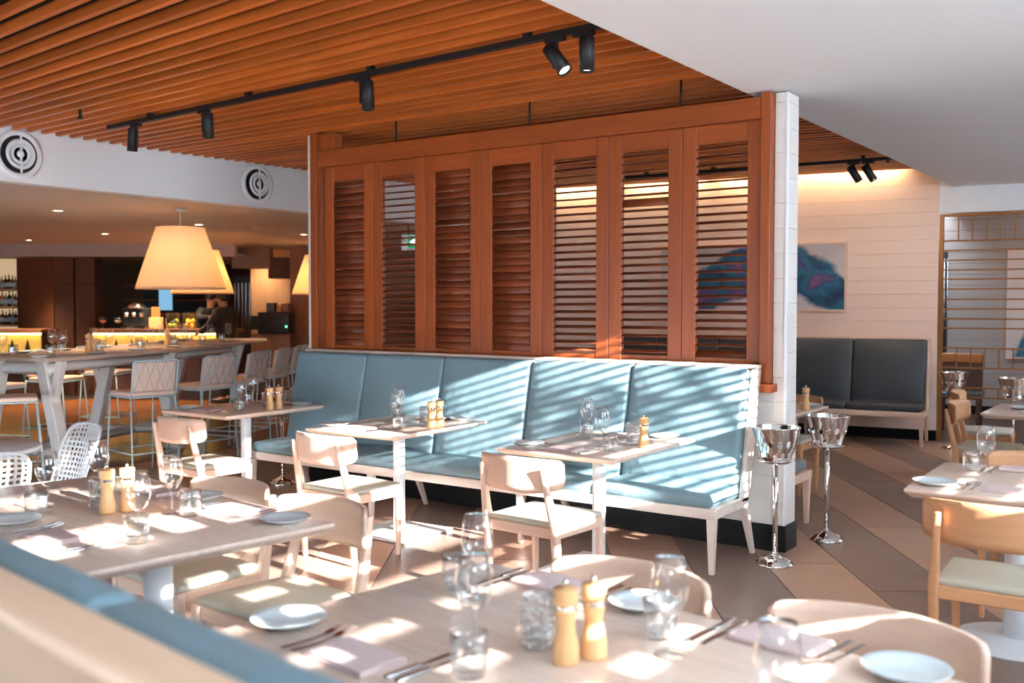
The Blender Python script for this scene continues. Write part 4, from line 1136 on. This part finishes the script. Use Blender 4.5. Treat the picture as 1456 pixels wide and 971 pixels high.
for p0, p1, z1, m, lab in ((379, 390, .16, 'leather_dk', 'dark picture box on top of the till station'), (393, 400, .13, 'tan', 'orange box on top of the till station'), (401, 411, .15, 'walnut', 'brown box at the right on the till station')):
    o = thing('box', lab, 'box', (0,0,0)); obj('carton', bx(p0, p1, 17.1, 17.35, 1.421, 1.421+z1), M_[m], o, bevel=.005, seg=1)

# exit sign hanging behind the shutters
es = thing('exit_sign', 'green emergency exit sign with a white arrow, seen through the second shutter', 'sign', (-8.23, 9.60, 2.33), R(35.2))
obj('casing', MB().box(-.20, .20, 0, .05, -.10, .10), M_['white'], es)
for x in (-.12, .12): obj('hanger_rod', MB().tube([(x,.025,.10),(x,.025,.24)], .006, 6), M_['black'], es)
gs = obj('green_face', MB().box(-.12, .18, -.006, 0, -.062, .082), emit('lit green sign', srgb(0,120,70), 1.0), es)
ws = emit('lit white sign', (1,1,1,1), 1.2)
XZ = Matrix(((1,0,0,0),(0,0,-1,0),(0,1,0,0),(0,0,0,1)))
obj('arrow', MB().prism([(-.10,.01),(-.03,.055),(-.03,.025),(.02,.025),(.02,-.005),(-.03,-.005),(-.03,-.035)], .007, .010, XZ), ws, gs)
obj('running_figure', MB().prism([(.07,.06),(.09,.07),(.10,.05),(.125,.03),(.11,.02),(.095,.035),(.09,.0),(.115,-.02),(.11,-.05),(.095,-.05),(.098,-.025),(.075,-.01),(.055,-.045),(.04,-.04),(.062,.005),(.068,.035),(.045,.03),(.045,.045)], .007, .010, XZ), ws, gs)

# downlights
def downlight():
    t = thing('downlight', '', 'ceiling light')
    obj('trim_ring', MB().lathe([(.075,0),(.075,-.006),(.055,-.008),(.055,0)], 24), M_['brass'], t)
    obj('lit_disc', MB().lathe([(0,-.004),(.055,-.004)], 20, smooth=False), M_['warmlens'], t)
    return t
kd2 = Kit(downlight)
DL = [(82,299,'above the left end of the tall table'),(149,332,'up left of the big pale lampshade'),(42,341,'above the brown column'),(188,349,'just left of the big pale lampshade'),(283,319,'above the big pale lampshade'),(432,333,'beside the shutter wall post'),(373,363,'left of the small one near the amber shade'),(416,366,'closest to the cut off amber shade')]
fwv = Vector((-sin(R(35.2)), cos(R(35.2)), 0)); rtv = Vector((cos(R(35.2)), sin(R(35.2)), 0))
DLW = [(-10.25, 6.01), (-13.04, 8.35), (-15.28, 8.47), (-15.28, 10.3), (-10.58, 8.09), (-10.82, 10.1), (-16.1, 13.9), (-16.3, 14.9)]
for (q, lab), (x, y) in zip([(0, d[2]) for d in DL], DLW):
    kd2.put((x, y, 2.569), 0, 'small round downlight in the bar ceiling '+lab, 'bar ceiling downlights')
for (x, y, e_) in ((-10.25, 6.01, 40), (-13.04, 8.35, 40), (-10.82, 10.1, 40), (-14.3, 13.6, 90), (-15.3, 8.5, 110), (-13.9, 9.9, 80), (-14.3, 12.3, 12)):
    l = bpy.data.lights.new('downlight_beam', 'SPOT'); l.energy = e_*5; l.color = (1, .72, .45); l.spot_size = R(110); l.spot_blend = .9; l.shadow_soft_size = .06
    o = bpy.data.objects.new('downlight_beam', l); COL.objects.link(o); o.location = (x, y, 2.55)
for x, y in ((-2.90, 10.05), (-2.70, 10.1), (-4.3, 10.0)):
    l = bpy.data.lights.new('wall_spot', 'SPOT'); l.energy = 15; l.color = (1, .80, .64); l.spot_size = R(95); l.spot_blend = 1; l.shadow_soft_size = .04
    o = bpy.data.objects.new('wall_spot', l); COL.objects.link(o); o.location = (x, y, 2.70)
    o.rotation_euler = Vector((.35, 1.9, -1.2)).to_track_quat('-Z', 'Y').to_euler()
# warm wash hidden at the top of the far board wall
for u in (-.9, -2.0, -3.2, -4.4):
    l = bpy.data.lights.new('cove_strip', 'AREA'); l.shape = 'RECTANGLE'; l.size = 1.0; l.size_y = .03; l.energy = 5; l.color = (1, .72, .38)
    o = bpy.data.objects.new('cove_strip', l); COL.objects.link(o); o.matrix_world = WB @ Matrix.Translation((u, -.10, 3.16)) @ Matrix.Rotation(R(28), 4, 'X')
l = bpy.data.lights.new('far_room_lamp', 'POINT'); l.energy = 12; l.color = (1, .78, .6); l.shadow_soft_size = .2
o = bpy.data.objects.new('far_room_lamp', l); COL.objects.link(o); o.location = WB @ Vector((1.3, 1.8, 2.5))
struct(obj('ceiling.004', MB().box(-.1, 4.2, .1, 3.4, 2.9, 2.95, WB), M_['soffit']))
# ------------------------------------------------------------------ two bartenders
def mkskin(name, nodes, edges, m, parent, sub=2):
    # bmesh route guarantees the skin layer
    me = bpy.data.meshes.new(name); bm = bmesh.new(); lay = bm.verts.layers.skin.verify()
    vs = []
    for i, (p, r) in enumerate(nodes):
        v = bm.verts.new(p); d = v[lay]; d.radius = r if isinstance(r, tuple) else (r, r); d.use_root = (i == 0); vs.append(v)
    for a, b in edges: bm.edges.new((vs[a], vs[b]))
    bm.to_mesh(me); bm.free()
    o = bpy.data.objects.new(name, me); COL.objects.link(o); o.parent = parent
    md = o.modifiers.new('skin', 'SKIN'); md.use_smooth_shade = True
    s = o.modifiers.new('sub', 'SUBSURF'); s.levels = sub; s.render_levels = sub
    me.materials.append(m); return o
def person(lab, loc, rz, lean, handL, handR, shirt):
    """stands looking to +y, built 1.76 m tall"""
    t = thing('person', lab, 'person', loc, rz)
    L = lean
    J = dict(pel=(0,0,.95), wai=(0,L*.3,1.10), che=(0,L*.7,1.30), nek=(0,L,1.47), hb=(0,L+.02,1.55), hd=(0,L+.035,1.64), ht=(0,L+.02,1.71),
             sl=(-.19,L*.9,1.42), sr=(.19,L*.9,1.42), hl=(-.095,0,.90), hr=(.095,0,.90), kl=(-.10,.03,.50), kr=(.10,.02,.50), al=(-.10,0,.08), ar=(.10,-.01,.08), tl=(-.11,.15,.03), tr=(.11,.14,.03))
    J['wl'] = handL; J['wr'] = handR
    for s, q in (('l', -1), ('r', 1)):
        a = Vector(J['s'+s]); b = Vector(J['w'+s]); m_ = (a+b)/2+Vector((q*.10, -.06, -.07)); J['e'+s] = tuple(m_)
        d = (b-m_).normalized(); J['p'+s] = tuple(b+d*.06)
    rad = dict(pel=(.13,.10), wai=(.12,.09), che=(.13,.09), nek=.055, hb=(.062,.075), hd=(.075,.095), ht=(.06,.075), sl=.05, sr=.05, el=.036, er=.036, wl=.028, wr=.028, pl=(.035,.018), pr=(.035,.018), hl=.085, hr=.085, kl=.06, kr=.06, al=.042, ar=.042, tl=.035, tr=.035)
    names = list(J.keys()); ix = {k: i for i, k in enumerate(names)}
    E_ = [('pel','wai'),('wai','che'),('che','nek'),('nek','hb'),('hb','hd'),('hd','ht'),('che','sl'),('che','sr'),('sl','el'),('sr','er'),('el','wl'),('er','wr'),('wl','pl'),('wr','pr'),('pel','hl'),('pel','hr'),('hl','kl'),('hr','kr'),('kl','al'),('kr','ar'),('al','tl'),('ar','tr')]
    nodes = [(J[k], rad[k]) for k in names]; edges = [(ix[a], ix[b]) for a, b in E_]
    # fingers and thumb, rooted in the palm
    for s, q in (('l', 1), ('r', -1)):
        p = Vector(J['p'+s]); d = (p-Vector(J['w'+s])).normalized(); side = d.cross(Vector((0,0,1)))
        side = side.normalized() if side.length > .1 else Vector((1,0,0))
        for k, (o_, ln) in enumerate(((-.027,.062),(-.009,.074),(.009,.07),(.026,.056))):
            a = p+side*o_; b = a+d*ln*.55+Vector((0,0,-.008)); c = a+d*ln*.9+Vector((0,0,-.03))
            i0 = len(nodes); nodes += [(tuple(a), .010), (tuple(b), .0085), (tuple(c), .007)]; edges += [(ix['p'+s], i0), (i0, i0+1), (i0+1, i0+2)]
        w = Vector(J['w'+s])+d*.025; a = w+side*.038*q; b = a+d*.035+side*.016*q; i0 = len(nodes)
        nodes += [(tuple(a), .012), (tuple(b), .009)]; edges += [(ix['w'+s], i0), (i0, i0+1)]
    body = mkskin('body', nodes, edges, M_['skin'], t)
    hc = Vector(J['hd'])
    f = MB(); f.rbox(hc.x, hc.y+.105, hc.z-.012, .026, .05, .045, .012, 3); obj('nose', f, M_['skin'], body)
    for sx in (-1, 1):
        obj('eye', MB().lathe([(0,-.011),(.008,-.007),(.011,0),(.008,.007),(0,.011)], 10, Matrix.Translation((hc.x+sx*.032, hc.y+.092, hc.z+.018))), M_['black'], body)
        obj('ear', MB().rbox(hc.x+sx*.08, hc.y, hc.z-.005, .02, .04, .06, .01, 3), M_['skin'], body)
    obj('mouth', MB().rbox(hc.x, hc.y+.094, hc.z-.055, .045, .012, .012, .005, 3), mat('lips', srgb(150,84,76), .5), body)
    hr = MB().lathe([(.088,-.02),(.096,.02),(.092,.06),(.07,.095),(.035,.112),(0,.116)], 24, Matrix.Translation((hc.x, hc.y-.018, hc.z)) @ Matrix.Scale(1.12, 4, (0,1,0)) @ Matrix.Rotation(R(14), 4, 'X'))
    obj('hair', hr, M_['hair'], t)
    jn = ['pel','wai','che','nek','sl','sr','el','er','wl','wr']; jr = dict(pel=(.205,.165), wai=(.185,.145), che=(.21,.165), nek=.085, sl=.105, sr=.105, el=.075, er=.075, wl=.05, wr=.05)
    ji = {k: i for i, k in enumerate(jn)}
    jp = dict(J); jp['nek'] = (J['nek'][0], J['nek'][1]-.005, J['nek'][2]-.02); jp['pel'] = (0, 0, .88)
    mkskin('jacket', [(jp[k], jr[k]) for k in jn], [(ji[a], ji[b]) for a, b in E_ if a in ji and b in ji], M_['suit'], t)
    tn = ['pel','hl','hr','kl','kr','al','ar']; tr_ = dict(pel=(.17,.13), hl=.105, hr=.105, kl=.082, kr=.082, al=.068, ar=.068); ti = {k: i for i, k in enumerate(tn)}
    mkskin('trousers', [(J[k], tr_[k]) for k in tn], [(ti[a], ti[b]) for a, b in E_ if a in ti and b in ti], M_['suit'], t)
    obj('shirt_front', MB().prism([(-.05, 1.46), (.05, 1.46), (.0, 1.18)], 0, .012, Matrix.Translation((0, L*.75+.155, 0)) @ Matrix(((1,0,0,0),(0,0,-1,0),(0,1,0,0),(0,0,0,1)))), shirt, t)
    for x in (-.10, .10): obj('shoe', MB().rbox(x*1.05, .07, .035, .095, .28, .07, .03, 3), M_['black'], t)
    return t
person('person in black suit standing at the right end of the bar, turned left', tuple(BM @ Vector((LP(322, 15.75), 15.75, 0))), R(35.2+90-12), .04, (-.18,.36,1.12), (.18,.34,1.16), M_['shirt'])
person('person in dark jacket leaning on the bar behind the counter, facing right', tuple(BM @ Vector((LP(292, 17.15), 17.15, 0))), R(35.2-120), .12, (-.2,.40,1.18), (.18,.30,1.34), M_['shirt'])
